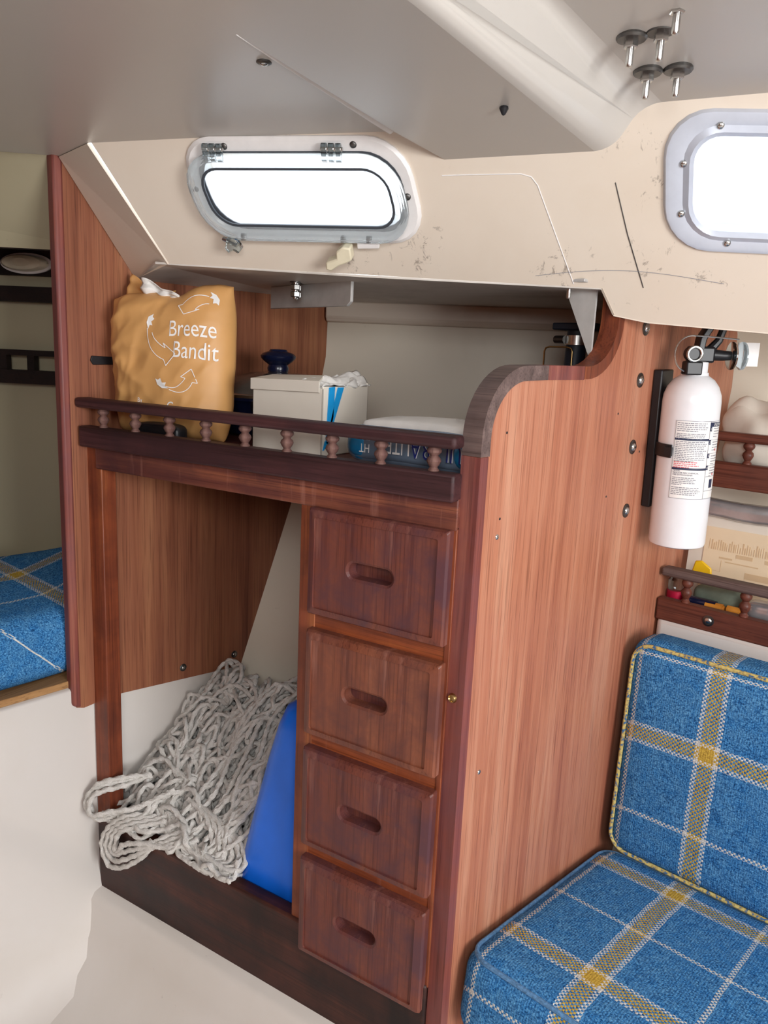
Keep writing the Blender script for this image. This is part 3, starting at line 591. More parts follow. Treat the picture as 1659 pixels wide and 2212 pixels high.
g = G(); g.lathe([(0.016, 0.0980), (0.017, 0.1040), (0.015, 0.1090), (0.022, 0.1140), (0.027, 0.1190), (0.028, 0.1230), (0.024, 0.1270), (0.015, 0.1300), (0.013, 0.1330), (0.002, 0.1340)], n=28); g.build('knob', M['navy'], pan)
def lug(ang, L_, wd, h):
    c, s = math.cos(ang), math.sin(ang); gg = G()
    gg.loft([[( (0.096+d)*c - q*s, (0.096+d)*s + q*c, z) for q, z in rrect(wd*k, h, 0.005)] for d, k in ((0.0, 1.0), (L_*0.4, 1.0), (L_*0.9, 0.8), (L_, 0.6))])
    gg.v = [(x, y, z+0.050) for x, y, z in gg.v]; ob = gg.build('handle', M['black'], pan)
    for r_ in range(5):
        r2 = G(); d = 0.012+r_*0.007; r2.tube([((0.096+d)*c - q*s, (0.096+d)*s + q*c, 0.050+h/2) for q in (-wd*0.42, wd*0.42)], 0.0014, 6); r2.build('ridge', M['black'], ob)
lug(math.radians(-55), 0.040, 0.060, 0.016); lug(math.radians(60), 0.05, 0.07, 0.014)
# flat glossy black parcel under the pouch by the rail
g = G(); cush(g, 0.085, 0.024, 0.022, 0.007, 12, 0.003, 0, 0.002, (0, 0, 0.012)); o = g.build('black_bin_bag', M['black']); o.location = (-0.475, 0.023, -0.0500); tag(o, 'folded glossy black plastic bag beside the orange pouch, behind the spindles', 'bag')

# --- white carton
bx = thing('white_carton', 'opened white carton with tissue and blue ribbon standing behind the rail', 'box', (-0.288, 0.118, -0.050), math.radians(0))
bw, bd, bh_ = 0.116, 0.104, 0.093; t_ = 0.002
g = G(); g.box(-bw/2, bw/2, -bd/2, -bd/2+t_, 0, bh_-0.006); g.box(-bw/2, bw/2, bd/2-t_, bd/2, 0, bh_); g.box(-bw/2, -bw/2+t_, -bd/2, bd/2, 0, bh_); g.box(bw/2-t_, bw/2, -bd/2, bd/2, 0, bh_-0.004); g.box(-bw/2, bw/2, -bd/2, bd/2, 0, t_)
g.build('carton_body', M['carton'], bx, bevel=0.0008)
g = G(); g.loft([[(-bw/2-0.001, -bd/2-0.002, bh_-0.014), (-bw/2-0.001, -bd/2-0.0035, bh_-0.013), (-bw/2-0.001, -bd/2-0.0035, bh_+0.001), (-bw/2-0.001, -0.01, bh_+0.006), (-bw/2-0.001, -0.01, bh_+0.004), (-bw/2-0.001, -bd/2-0.002, bh_-0.001)],
                 [(bw/2-0.004, -bd/2-0.002, bh_-0.012), (bw/2-0.004, -bd/2-0.0035, bh_-0.011), (bw/2-0.004, -bd/2-0.0035, bh_+0.003), (bw/2-0.03, -0.01, bh_+0.009), (bw/2-0.03, -0.01, bh_+0.007), (bw/2-0.004, -bd/2-0.002, bh_+0.001)]]); g.build('flap', M['carton'], bx, smooth=None)
g = G(); g.box(-bw/2+0.002, bw/2-0.03, -0.012, bd/2-0.002, bh_+0.003, bh_+0.0045); g.build('flap', M['carton'], bx, smooth=None)
g = G(); g.box(bw/2-0.036, bw/2-0.002, -bd/2+0.004, bd/2-0.004, bh_-0.008, bh_-0.004); g.build('lining', M['black'], bx, smooth=None)
def crump(a, b):
    x = bw/2-0.050+0.050*a; y = -bd/2-0.002+0.11*b; n_ = noise.noise_vector(Vector((a*5, b*6, 2)))
    return (x+0.004*n_.x, y+0.004*n_.y, bh_-0.006+0.013*math.sin(PI*min(1, a*1.1))*(0.4+0.9*b)+0.009*abs(n_.z)+0.010*max(0, b-0.75))
g = G(); g.sheet(crump, 26, 30); g.build('tissue', M['tissue'], bx, smooth=20, solid=0.0008)
xr = bw/2+0.0008
for pts in ([(-0.040, 0.088), (-0.028, 0.089), (-0.030, 0.050), (-0.041, 0.016), (-0.044, 0.018)], [(-0.021, 0.088), (-0.008, 0.088), (-0.030, 0.040), (-0.039, 0.018), (-0.043, 0.020), (-0.034, 0.050)], [(-0.046, 0.020), (-0.037, 0.018), (-0.030, 0.008), (-0.036, 0.010), (-0.041, 0.014), (-0.050, 0.008)]):
    g = G(); g.prism(pts, lambda a, b, d: (xr+d, a, b), -0.0004, 0.0008); g.build('ribbon', M['ribbon'], bx, smooth=None)
# --- packet with upside-down lettering
pk = thing('blue_packet', 'shiny grey and blue packet with upside-down lettering lying against the partition', 'packet', (-0.094, 0.094, -0.047), math.radians(-3))
g = G(); cush(g, 0.190, 0.090, 0.044, 0.018, 20, 0.004, 0.002, 0.0025, (0, 0, 0.022)); g.build('packet_body', M['greybag'], pk, smooth=60)
g = G(); cush(g, 0.165, 0.080, 0.016, 0.007, 14, 0.004, 0, 0.003, (0.006, 0.008, 0.044)); g.build('paper_wrap', M['tissue'], pk, smooth=60)
for xx, ww in ((-0.070, 0.042), (0.076, 0.036)):
    g = G(); cush(g, ww, 0.094, 0.040, 0.018, 12, 0.004, 0.002, 0.0015, (xx, 0, 0.0215)); g.build('blue_end', M['packblue'], pk, smooth=60)
def pkf(x, y): return (0.066-x, -0.0515-0.0006, 0.0345-y-0.008)      # turned by 180 degrees
def pk_text(body, size, x0, y0, mat, sx=1.0):
    g = G(); letter(g, body, size, lambda x, y: pkf(x0+x*sx, y0-0.012+y*1.0), 'LEFT'); return g.build('lettering', mat, pk, smooth=None, recalc=False)
pk_text('ULTRA', 0.030, -0.014, 0.004, M['print'], 0.74); pk_text('-LITE\u00b2', 0.028, 0.049, 0.004, M['print'], 0.66)
g = G(); letter(g, 'ULTRA', 0.030, lambda x, y: (pkf(-0.0134+x*0.74, -0.008+y)[0], -0.0530, pkf(0, -0.008+y)[2]), 'LEFT'); g.build('lettering', M['indigo'], pk, smooth=None, recalc=False)
pk_text('IN', 0.015, 0.112, 0.000, M['print'], 0.8); pk_text('HT', 0.015, 0.112, 0.015, M['print'], 0.8)
g = G()
letter(g, 'ER 12', 0.014, lambda x, y: (0.075-x, 0.0-y*0.9, 0.0585), 'LEFT'); g.build('lettering', M['inkgrey'], pk, smooth=None, recalc=False)
# --- hose with clamp and wire bracket behind the partition's shoulder
hs = thing('drain_hose', 'black rubber hose with steel clamp dropping behind the partition shoulder', 'hose', FW(-0.102, 0.36, -0.05), -SK)
g = G(); g.tube([(0, 0, 0), (0.0, 0, 0.08), (0.004, 0, 0.130), (0.006, 0, 0.186)], [0.0155, 0.015, 0.0145, 0.0145], 18); g.build('hose', M['rubber'], hs)
g = G(); g.lathe([(0.0155, 0.158), (0.0175, 0.158), (0.0175, 0.171), (0.0155, 0.171)], (0.005, 0, 0), 24); cl = g.build('clamp_band', M['steel'], hs)
g = G(); g.tube([(-0.022, -0.012, 0.165), (-0.004, -0.017, 0.165)], 0.0055, 10); g.build('clamp_screw', M['darksteel'], cl)
g = G(); g.box(-0.025, 0.040, -0.02, 0.02, 0.178, 0.188); g.build('hose_flange', M['rubber'], hs, bevel=0.002)
g = G(); y0 = 0.30
wp = [FW(-0.130, 0.33, -0.05), FW(-0.130, 0.33, 0.098), FW(-0.128, 0.33, 0.1025), FW(-0.122, 0.33, 0.104), FW(-0.094, 0.33, 0.104), FW(-0.088, 0.33, 0.1025), FW(-0.086, 0.33, 0.098), FW(-0.086, 0.33, -0.05)]
g.tube(wp, 0.0013, 8); tag(g.build('wire_bail', M['brass']), 'thin brass wire bail standing beside the black hose', 'wire')
# --- chainplate knee (grey angle) with two bolts under the side deck
kn = thing('angle_bracket', 'grey metal angle bracket with two bolts under the side deck by the bulkhead', 'bracket', (-0.30, 0.18, 0.146))
g = G()
q0 = Vector((-0.178, 0.075, 0)); q1 = Vector((0.030, 0.0, 0)); dz = 0.034
dirn = (q1-q0).normalized(); nn = Vector((-dirn.y, dirn.x, 0))
g.prism([(0.0, 0.0), (0.21, 0.0), (0.219, 0.006), (0.219, 0.034), (0.0, 0.034)], lambda a, z, d: tuple(q0 + dirn*a + nn*d + Vector((0,0,z))), 0.0, 0.005); g.build('plate', M['alu'], kn, bevel=0.001)
g = G(); g.prism([(0.0, 0.0), (0.219, 0.0), (0.219, 0.05), (0.0, 0.05)], lambda a, d, z: tuple(q0 + dirn*a + nn*d + Vector((0,0,z))), 0.034, 0.038); g.build('flange', M['alu'], kn, bevel=0.001)
for a, d in ((0.098, -0.012), (0.113, -0.024)):
    bo = bpy.data.objects.new('bolt', None); COL.objects.link(bo); bo.parent = kn; p = q0 + dirn*a + nn*d; bo.location = (p.x, p.y, 0.010)
    g = G(); g.lathe([(0.0022, 0.0), (0.0030, 0.002), (0.0030, 0.034)], n=12); g.build('shank', M['steel'], bo)
    for z in (0.003, 0.013):
        g = G(); g.lathe([(0.0058, z), (0.0074, z+0.001), (0.0074, z+0.007), (0.0058, z+0.008)], n=6); g.build('nut', M['steel'], bo, smooth=None)
    g = G(); g.lathe([(0.008, 0.0235), (0.008, 0.025), (0.003, 0.0255)], n=18); g.build('washer', M['darksteel'], bo)
k2 = thing('knee_plate', 'triangular aluminium knee plate with a bolt at the top of the partition', 'bracket', FW(-0.023, 0.262, 0.184), -SK)
g = G(); g.prism([(-0.048, 0.0), (0.0, 0.0), (0.0, -0.092), (-0.004, -0.090)], lambda a, z, d: (a, d, z), 0.0, 0.004); g.build('plate', M['alu'], k2, smooth=None)
g = G(); g.box(-0.050, 0.0, -0.034, 0.004, -0.004, 0.0); g.build('flange', M['alu'], k2, bevel=0.001)
g = G(); g.lathe([(0.0024, -0.022), (0.0030, -0.020), (0.0030, 0.0)], (-0.030, -0.016, 0), 12); g.build('bolt', M['steel'], k2)

# ================================================================== in the locker: rope and blue bag
def mound(x, y):  # height of the heap's surface
    return -0.652 + 0.84*max(0.0, y-0.008) + min(1.0, max(0.0, y)/0.05)*(0.016*noise.noise(Vector((x*16, y*16, 3)))+0.008*noise.noise(Vector((x*40, y*40, 8))))
g = G(); R_ = 0.0038
def smooth_path(P, closed, step=0.0036):
    P = [Vector(p) for p in P]; n = len(P); out = []
    for i in range(n if closed else n-1):
        p0, p1, p2, p3 = (P[(i-1) % n], P[i], P[(i+1) % n], P[(i+2) % n]) if closed else (P[max(i-1,0)], P[i], P[i+1], P[min(i+2,n-1)])
        m = max(2, int((p2-p1).length/step))
        for k in range(m):
            t = k/m; out.append(0.5*((2*p1) + (p2-p0)*t + (2*p0-5*p1+4*p2-p3)*t*t + (3*p1-p0-3*p2+p3)*t**3))
    return out
rr = random.Random(11)
def xlim(y): return (-0.592 + 0.17*y, -0.315 - 0.25*y)
def clampx(x, y): a, b = xlim(y); return max(a, min(b, x))
for k in range(175):
    layer = rr.random(); cy = rr.uniform(0.006, 0.22); a, b = xlim(cy); cx = rr.uniform(a+0.008, b-0.004); ang = rr.uniform(-PI, PI) if rr.random() < 0.7 else rr.uniform(0.3, 1.5)
    ra = rr.choice((rr.uniform(0.012, 0.03), rr.uniform(0.02, 0.06), rr.uniform(0.03, 0.075))); rb = rr.uniform(0.005, 0.024); dep = 0.050*layer-0.006; P = []
    m = 9; ph = rr.uniform(0, 6.28); tilt = rr.uniform(-0.5, 0.5); bend = rr.uniform(-18, 18)
    for i in range(m):
        th = 2*PI*i/m; u = ra*math.cos(th); v = rb*math.sin(th) + bend*u*u; x = cx + u*math.cos(ang) - v*math.sin(ang); y = cy + u*math.sin(ang) + v*math.cos(ang)
        x += rr.uniform(-0.006, 0.006); y += rr.uniform(-0.006, 0.006); y = max(-0.008, min(0.235, y)); x = clampx(x, y); z = mound(x, y) - dep + 0.009*math.sin(2*th+ph) + tilt*v + rr.uniform(-0.004, 0.006)
        if y < 0.02: z = max(z, -0.657)
        P.append((x, y, z))
    g.tube(smooth_path(P, True), R_*rr.uniform(0.86, 1.05), 8, True, 3, 0.020)
# hanks that run up towards the back, and loops spilling over the post and sill
for k in range(8):
    x0 = -0.318 - 0.016*k - rr.uniform(0, 0.014); P = [(x0-0.03+rr.uniform(-0.01,0.01), 0.012, -0.648), (x0+rr.uniform(-0.008,0.008), 0.06, mound(x0,0.06)+0.006), (x0+0.004+rr.uniform(-0.008,0.008), 0.12, mound(x0,0.12)+0.008), (x0-0.002, 0.17, mound(x0,0.17)+0.010), (x0+0.012+rr.uniform(0,0.03), 0.215, mound(x0,0.215)+0.008+rr.uniform(0,0.012)), (x0+0.06+rr.uniform(0,0.03), 0.232, mound(x0,0.232)+rr.uniform(0,0.016))]
    g.tube(smooth_path(P, False), R_*0.95, 8, False, 3, 0.020)
for dx, dy, dz in ((0,0,0), (0.009,-0.004,-0.004), (0.004, 0.004, 0.007)):
    g.tube(smooth_path([(-0.530, 0.045, -0.590), (-0.560+dx, 0.010, -0.595+dz), (-0.592+dx, -0.016+dy, -0.607+dz), (-0.603+dx*1.3, -0.024+dy, -0.630+dz), (-0.590+dx, -0.024+dy, -0.648-dz), (-0.560, -0.012+dy, -0.640-dz), (-0.52, 0.01, -0.625), (-0.48, 0.05, -0.60)], False), R_, 8, False, 3, 0.020)
for k in range(4):
    e = k*0.0105; g.tube(smooth_path([(-0.50+e, 0.02, -0.635), (-0.535+e*0.6, -0.006-0.002*k, -0.640-e*0.3), (-0.566+e*0.8, -0.014, -0.668), (-0.578+e, -0.016, -0.700), (-0.562+e, -0.017, -0.728+e*1.3), (-0.525, -0.018-0.002*(k%2), -0.716+e*1.25), (-0.485, -0.014, -0.683+e*0.7), (-0.462+e, -0.004, -0.652), (-0.43+e, 0.02, -0.637)], False), R_, 8, False, 3, 0.020)
for k in range(6):
    x0 = -0.475 + 0.013*k; g.tube(smooth_path([(x0-0.03, 0.03, mound(x0,0.03)+0.004), (x0+0.01, 0.012, -0.645), (x0+0.05, 0.002+rr.uniform(0,0.006), -0.652+rr.uniform(0,0.004)), (x0+0.085, 0.006, -0.651), (x0+0.10, 0.02, -0.643), (x0+0.07, 0.04, mound(x0,0.04)+0.006), (x0+0.02, 0.05, mound(x0, 0.05)+0.003)], False), R_, 8, False, 3, 0.020)
# the core of the heap, loosely wound
for k in range(40):
    P = []; x = rr.uniform(-0.56, -0.36); y = rr.uniform(0.03, 0.2)
    for i in range(9):
        x = max(-0.575, min(-0.34, x+rr.uniform(-0.07, 0.07))); y = max(0.02, min(0.22, y+rr.uniform(-0.06, 0.06))); P.append((clampx(x, y), y, mound(x, y)-0.035-rr.uniform(0, 0.02)))
    g.tube(smooth_path(P, False, 0.006), R_, 6, False, 3, 0.020)
rp_ = g.build('rope_heap', M['rope'], smooth=70, recalc=False); tag(rp_, 'tangled heap of grey-white laid rope spilling out of the open locker', 'rope')
# sloping locker bottom the heap lies on
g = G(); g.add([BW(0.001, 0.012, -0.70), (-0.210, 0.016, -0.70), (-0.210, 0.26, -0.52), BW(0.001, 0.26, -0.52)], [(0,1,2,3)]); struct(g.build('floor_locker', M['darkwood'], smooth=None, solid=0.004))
g = G(); loops = []
for z, xl, y0, y1, sq in ((0.010, -0.332, 0.030, 0.060, 0.5), (0.0, -0.335, 0.022, 0.075, 1), (0.06, -0.330, 0.022, 0.085, 1), (0.14, -0.315, 0.026, 0.095, 1), (0.22, -0.298, 0.034, 0.105, 1), (0.27, -0.287, 0.042, 0.110, 1), (0.295, -0.278, 0.052, 0.108, 1), (0.306, -0.262, 0.066, 0.100, 1)):
    xc = (xl-0.212)/2; yc = (y0+y1)/2
    L = [(xc+q[0]+0.0018*noise.noise(Vector((q[0]*30, z*14, 1))), yc+q[1], -0.7+z) for q in rrect(abs(xl+0.212), y1-y0, (y1-y0)*0.45, 8, 8)]
    if sq != 1: L = [(xc+(p[0]-xc)*0.6, yc+(p[1]-yc)*0.6, p[2]) for p in L]; L = [(p[0], p[1], -0.700) for p in L]
    loops.append(L)
g.loft(loops); o = g.build('blue_bag', M['bluebag'], smooth=60); tag(o, 'bright blue vinyl bag standing on end in the open locker beside the drawers', 'bag')

# ================================================================== settee
def settee(name, label, cat, a, s, z): return thing(name, label, cat, FW(a, s, z), -SK)
PL_seat = plaid('plaid_seat', 0.142-0.006, 0.190, 0.25, 0.225); PL_back = plaid('plaid_back', 0.144-0.012, 0.205, 0.25, 0.225); PL_berth = plaid('plaid_berth', 0.40, 0.0, 0.25, 0.225)
g = G(); bz = -0.722
g.prism([(0.0, -0.80), (0.0, bz), (0.50, bz), (0.50, -0.80)], lambda s, z, d: FW(d, s+0.045, z), 0.001, 1.6)
g.prism([(0.0, -0.96), (0.0, -0.80), (0.40, -0.80), (0.40, -0.96)], lambda s, z, d: FW(d, s+0.05, z), 0.001, 1.6)
struct(g.build('trim_4', M['gelwhite'], bevel=0.012, seg=3))
def cushion(name, label, wd, dp, ht, r, mat, loc, rot, pipe_axis, crown, bulge, pipe, pm):
    t = thing(name, label, 'cushion', loc); t.rotation_euler = rot
    g = G(); cush(g, wd, dp, ht, r, 26, crown, bulge, 0.0012, (wd/2, dp/2, ht/2)); g.build('cover', mat, t, smooth=70)
    for lvl in pipe:
        if pipe_axis == 'z': L = [(wd/2+x, dp/2+y, lvl) for x, y in rrect(wd-2*r*0.25, dp-2*r*0.25, r*1.0, 8, 10)]
        else: L = [(wd/2+x, lvl, ht/2+y) for x, y in rrect(wd-2*r*0.25, ht-2*r*0.25, r*1.0, 8, 10)]
        g = G(); g.tube(L, 0.0030, 8, True); g.build('piping', M[pm], t)
    return t
def pipemat():
    n = NT('piping_cord'); q = n.noise(n.coord(), 260, 2); return n.fin(n.ramp(q, [(0.38, '#3a6a98'), (0.45, '#b09a58'), (0.6, '#d0c078')]), 0.9)
M['pipe'] = pipemat(); M['pipeblue'] = plain('blue_piping_cord', '#5c8cba', 0.9, var=0.25, vs=300)
cushion('seat_cushion', 'blue tartan settee seat cushion lying on the white bench', 0.75, 0.390, 0.110, 0.028, PL_seat, FW(0.006, 0.010, -0.7185), (math.radians(-6.5), 0, -SK), 'z', 0.008, 0.004, (0.1025,), 'pipeblue')
cushion('back_cushion', 'blue tartan settee back cushion with yellow piping below the aft shelf', 0.75, 0.085, 0.345, 0.028, PL_back, FW(0.012, 0.390, -0.655), (math.radians(-2), 0, -SK), 'y', 0.0, 0.008, (0.005,), 'pipe')
g = G(); g.prism([(0.515, -0.75), (0.515, -0.305), (0.60, -0.300), (0.60, -0.75)], lambda s, z, d: FW(d, s, z), 0.004, 1.5); struct(g.build('trim_5', M['gelwhite'], bevel=0.010, seg=3))
# --- berth forward of the bulkhead
g = G(); bpoly = [BW(-0.012, -1.3, 0), BW(-0.012, -0.028, 0), BW(-0.020, -0.028, 0), BW(-0.020, 0.30, 0), VW(0.24, 0, 0.006), VW(-0.80, 0, 0.006), BW(-0.98, -1.3, 0)]
g.prism([(p.x, p.y) for p in bpoly], lambda x, y, z: (x, y, z-0.440), 0.0, 0.011); tag(g.build('berth_board', M['ply'], bevel=0.001), 'raw plywood berth board under the forward blue tartan cushion', 'board')
t = thing('berth_cushion', 'blue tartan berth cushion beyond the wooden bulkhead', 'cushion', BW(-0.62, -0.65, -0.4285), -SK)
def taper(p):   # the berth narrows towards the bow
    f = min(1.0, 0.52 + 0.60*(p.x+0.30)/0.60); return Vector((0, (p.y+0.425)*(f-1.0), 0.34*max(0, (p.y+0.425)*f-0.62)))
g = G(); cush(g, 0.60, 0.85, 0.105, 0.032, 26, 0.010, 0.0, 0.0015, (0.30, 0.425, 0.0545), nf=taper); o = g.build('cover', PL_berth, t, smooth=70)
# --- forward cabin shelf fittings
fs = thing('forward_shelf', 'dark slotted wooden shelf rail on the forward hull side', 'shelf', VW(0, 0, 0))
def vb(g, name, mat, **k): g.v = [tuple(Vector(p)-fs.location) for p in g.v]; return g.build(name, mat, fs, **k)
def vbox(g, t0, t1, z0, z1, o0, o1): g.prism([(t0, z0), (t1, z0), (t1, z1), (t0, z1)], lambda t, z, o: VW(t, z, o), o0, o1)
g = G(); vbox(g, -0.6, 0.27, 0.192, 0.236, 0.0, 0.014); vb(g, 'lamp_board', M['darkwood'], smooth=None)
g = G(); vbox(g, -0.6, 0.26, 0.146, 0.172, 0.0, 0.03); vb(g, 'upper_rail', M['darkwood'], smooth=None)
g = G(); vbox(g, -0.6, 0.26, 0.052, 0.062, 0.01, 0.03); vb(g, 'lower_rail', M['darkwood'], smooth=None)
g = G(); vbox(g, -0.6, 0.26, 0.002, 0.026, 0.0, 0.03); vb(g, 'shelf_board', M['darkwood'], smooth=None)
for t_i in range(12):
    g = G(); t0 = -0.42+0.052*t_i; vbox(g, t0, t0+0.013, 0.024, 0.054, 0.012, 0.028); vb(g, 'slat', M['darkwood'], smooth=None)
lp_ = thing('cabin_lamp', 'small round white cabin lamp above the forward shelf', 'lamp', VW(-0.055, 0.212, 0.0145))
g = G(); g.v = []; loops = []
for k, (o_, sc_) in enumerate(((0.0, 1.0), (0.012, 1.0), (0.020, 0.85), (0.024, 0.5))):
    loops.append([tuple(VW(-0.055+0.042*sc_*math.cos(2*PI*i/28), 0.212+0.014*sc_*math.sin(2*PI*i/28), o_+0.0145) - lp_.location) for i in range(28)])
g.loft(loops); g.build('lens', M['cream'], lp_)
g = G(); g.loft([[tuple(VW(-0.055+0.048*math.cos(2*PI*i/28), 0.212+0.018*math.sin(2*PI*i/28), o_+0.0145) - lp_.location) for i in range(28)] for o_ in (0.0, 0.004)]); g.build('base', M['white'], lp_)

# ================================================================== fire extinguisher
EXA, EXS = 0.050, 0.424
fe = thing('fire_extinguisher', 'white fire extinguisher with instruction label strapped to the wooden partition', 'extinguisher', FW(EXA, EXS+0.012, -0.165), -SK); fe.rotation_euler = (math.radians(2.2), 0, -SK)
rC = 0.0385
g = G(); g.lathe([(0.034, 0.0), (0.0375, 0.002), (rC, 0.006), (rC, 0.203), (0.0375, 0.213), (0.0335, 0.224), (0.027, 0.233), (0.0185, 0.239), (0.018, 0.243)], n=48); g.build('cylinder', M['paint'], fe)
g = G(); g.lathe([(0.0165, 0.237), (0.0165, 0.257), (0.013, 0.258)], n=24); g.build('neck_collar', M['paint'], fe)
def vx(r, c, z): return (r*0.742+c*0.66, r*0.668-c*0.743, z)     # r across the valve, c towards the cabin
def vbox_(g, r0, r1, c0, c1, z0, z1): g.loft([[vx(r, c, z) for r, c in ((r0, c0), (r1, c0), (r1, c1), (r0, c1))] for z in (z0, z1)])
g = G(); vbox_(g, -0.020, 0.002, 0.002, 0.022, 0.240, 0.258); g.build('tamper_seal', M['black'], fe, bevel=0.002)
g = G(); vbox_(g, -0.012, 0.022, -0.010, 0.010, 0.256, 0.278); vl = g.build('valve', M['black'], fe, bevel=0.003)
g = G(); g.tube([vx(0.020, 0, 0.267), vx(0.036, 0, 0.266), vx(0.048, 0, 0.266)], [0.008, 0.007, 0.006], 14); g.build('nozzle', M['black'], vl)
g = G(); g.tube([vx(-0.010, 0.004, 0.268), vx(-0.010, 0.018, 0.268)], 0.010, 16); g.build('boss', M['black'], vl)
g = G(); P_ = [(0.002, 0.272), (0.004, 0.288), (0.012, 0.302), (0.026, 0.311), (0.044, 0.310)]
g.loft([[vx(r-0.0045, -0.010, z+0.001), vx(r+0.0045, -0.010, z-0.001), vx(r+0.0045, 0.010, z-0.001), vx(r-0.0045, 0.010, z+0.001)] for r, z in P_[:3]] + [[vx(r, -0.010, z+0.003), vx(r, -0.010, z-0.003), vx(r, 0.010, z-0.003), vx(r, 0.010, z+0.003)] for r, z in P_[3:]]); g.build('lever', M['black'], fe, bevel=0.0015)
g = G(); g.tube([vx(0.018, 0, 0.274), vx(0.028, 0, 0.286), vx(0.034, 0, 0.306)], [0.0065, 0.0055, 0.005], 10); g.build('lever_link', M['black'], fe)
g = G(); g.tube([vx(-0.014+0.022*math.cos(a), 0.016, 0.268+0.024*math.sin(a)) for a in [PI*0.45+PI*0.95*i/20 for i in range(21)]] , 0.0012, 6); g.build('pull_ring', M['steel'], fe)
g = G(); g.tube([vx(-0.014, 0.016, 0.292), vx(0.01, 0.012, 0.291), vx(0.052, 0.008, 0.288)], 0.0012, 6); g.build('pull_pin', M['steel'], fe)
g = G(); g.tube([vx(-0.010+0.0095*math.cos(a), 0.0195, 0.268+0.0095*math.sin(a)) for a in [2*PI*i/22 for i in range(22)]], 0.0020, 8, True); g.build('gauge_ring', M['steel'], fe)
for rr_ in (0.048, 0.062):
    g = G(); g.loft([[vx(rr_+d, q*math.cos(a), 0.266+q*math.sin(a)) for a in [2*PI*i/26 for i in range(26)]] for q, d in ((0.015, -0.002), (0.019, -0.001), (0.019, 0.001), (0.015, 0.002))]); g.build('disc_knob', M['acryl'], fe)
g = G(); vbox_(g, 0.060, 0.090, -0.012, -0.011, 0.252, 0.284); g.build('hang_tag', M['print'], fe, smooth=None)
# mounting bracket: back plate and strap (wall side) plus notch strap
g = G(); g.box(-EXA+0.0005, -rC+0.002, -0.020, 0.020, 0.05, 0.245); g.build('bracket_plate', M['black'], fe, bevel=0.002)
for z0, z1 in ((0.128, 0.146),):
    g = G(); g.loft([[((rr_)*math.cos(a), (rr_)*math.sin(a), z) for rr_, z in ((rC+0.0003, z0), (rC+0.0032, z0), (rC+0.0032, z1), (rC+0.0003, z1))] for a in [math.radians(120+142*i/24) for i in range(25)]]); sb = g.build('strap', M['black'], fe)
    g = G(); g.loft([[((rC+0.0035)*math.cos(a)*k_, (rC+0.0035)*math.sin(a)*k_, z) for k_, z in ((1.0, z0+0.003), (1.1, z0+0.003), (1.1, z1-0.003), (1.0, z1-0.003))] for a in [math.radians(252+14*i/6) for i in range(7)]]); g.build('buckle', M['black'], sb)
# label wrapped on the cylinder: coordinates x = arc length, z up
A_L = math.radians(-94)
def cyl(x, z, o=0.0004): a = A_L + x/rC; return ((rC+o)*math.cos(a), (rC+o)*math.sin(a), z+0.001)
def lrect(g, x0, x1, z0, z1, o=0.0004):
    k = max(1, int((x1-x0)/0.003)); g.loft([[cyl(x0+(x1-x0)*i/k, z0, o), cyl(x0+(x1-x0)*i/k, z1, o)] for i in range(k+1)], False, False, closed=False)
LZ0, LZ1 = 0.072, 0.179; xa, xb, xc_ = 0.0, 0.046, 0.094
g = G(); lrect(g, xa-0.0006, xc_, LZ0, LZ1, 0.0003); lb = g.build('label', M['print'], fe, recalc=False)
g = G()
for a_ in ((xa, xc_, LZ1-0.0004, LZ1), (xa, xc_, LZ0, LZ0+0.0004), (xa, xa+0.0004, LZ0, LZ1), (xb, xb+0.0004, LZ0, LZ1), (xa, xb, 0.1525, 0.1555), (xa, xb, 0.1120, 0.1150), (xb, xc_, 0.1715, 0.1775),
           (xb, xb+0.0035, 0.1655, 0.1715), (xb, xb+0.0040, 0.1475, 0.1535), (xb, xb+0.0040, 0.129, 0.135), (xb, xb+0.0040, 0.1125, 0.1185), (xb, xc_, 0.1030, 0.1034), (xb, xc_, 0.1535, 0.1538), (xb, xc_, 0.135, 0.1353), (xb, xc_, 0.1185, 0.1188), (xb, xc_, 0.083, 0.0834), (xb+0.010, xb+0.018, 0.087, 0.099)): lrect(g, *a_, o=0.0006)
g.build('label_bars', M['ink'], lb, smooth=None, recalc=False)
for i, (zz, s_) in enumerate(((0.1668, '1'), (0.1490, '2'), (0.1305, '3'), (0.1140, '4'))):
    g = G(); letter(g, s_, 0.0060, lambda x, y, zz=zz: cyl(xb+0.0008+x*0.8, zz+y*0.8, 0.0009)); g.build('lettering', M['print'], lb, smooth=None, recalc=False)
g = G(); letter(g, 'INSTRUCTIONS', 0.0062, lambda x, y: cyl(xb+0.0065+x*0.85, 0.1725+y*0.9, 0.0009)); g.build('lettering', M['print'], lb, smooth=None, recalc=False)
g = G()
def lines(g, z, n, dz, x0, x1, size=0.0):
    for i in range(n):
        x = x0
        end = x1 - (rr.uniform(0.0, 0.006) if i < n-1 else rr.uniform(0.008, 0.02))
        while x < end:
            wl = rr.uniform(0.0015, 0.005); lrect(g, x, min(x+wl, end), z-i*dz, z-i*dz+0.0011, 0.0006); x += wl+0.0008
lines(g, 0.1752, 5, 0.0026, 0.002, 0.044); lines(g, 0.1608, 4, 0.0022, 0.002, 0.044); lines(g, 0.1500, 12, 0.0024, 0.002, 0.044)
lines(g, 0.1006, 5, 0.0024, 0.002, 0.034); lines(g, 0.0870, 5, 0.0024, 0.002, 0.042)
for zz in (0.1685, 0.150, 0.131, 0.1145): lines(g, zz, 4, 0.0036, xb+0.0075, xb+0.03)
g.build('small_print', M['inkgrey'], lb, smooth=None, recalc=False)['kind'] = 'stuff'
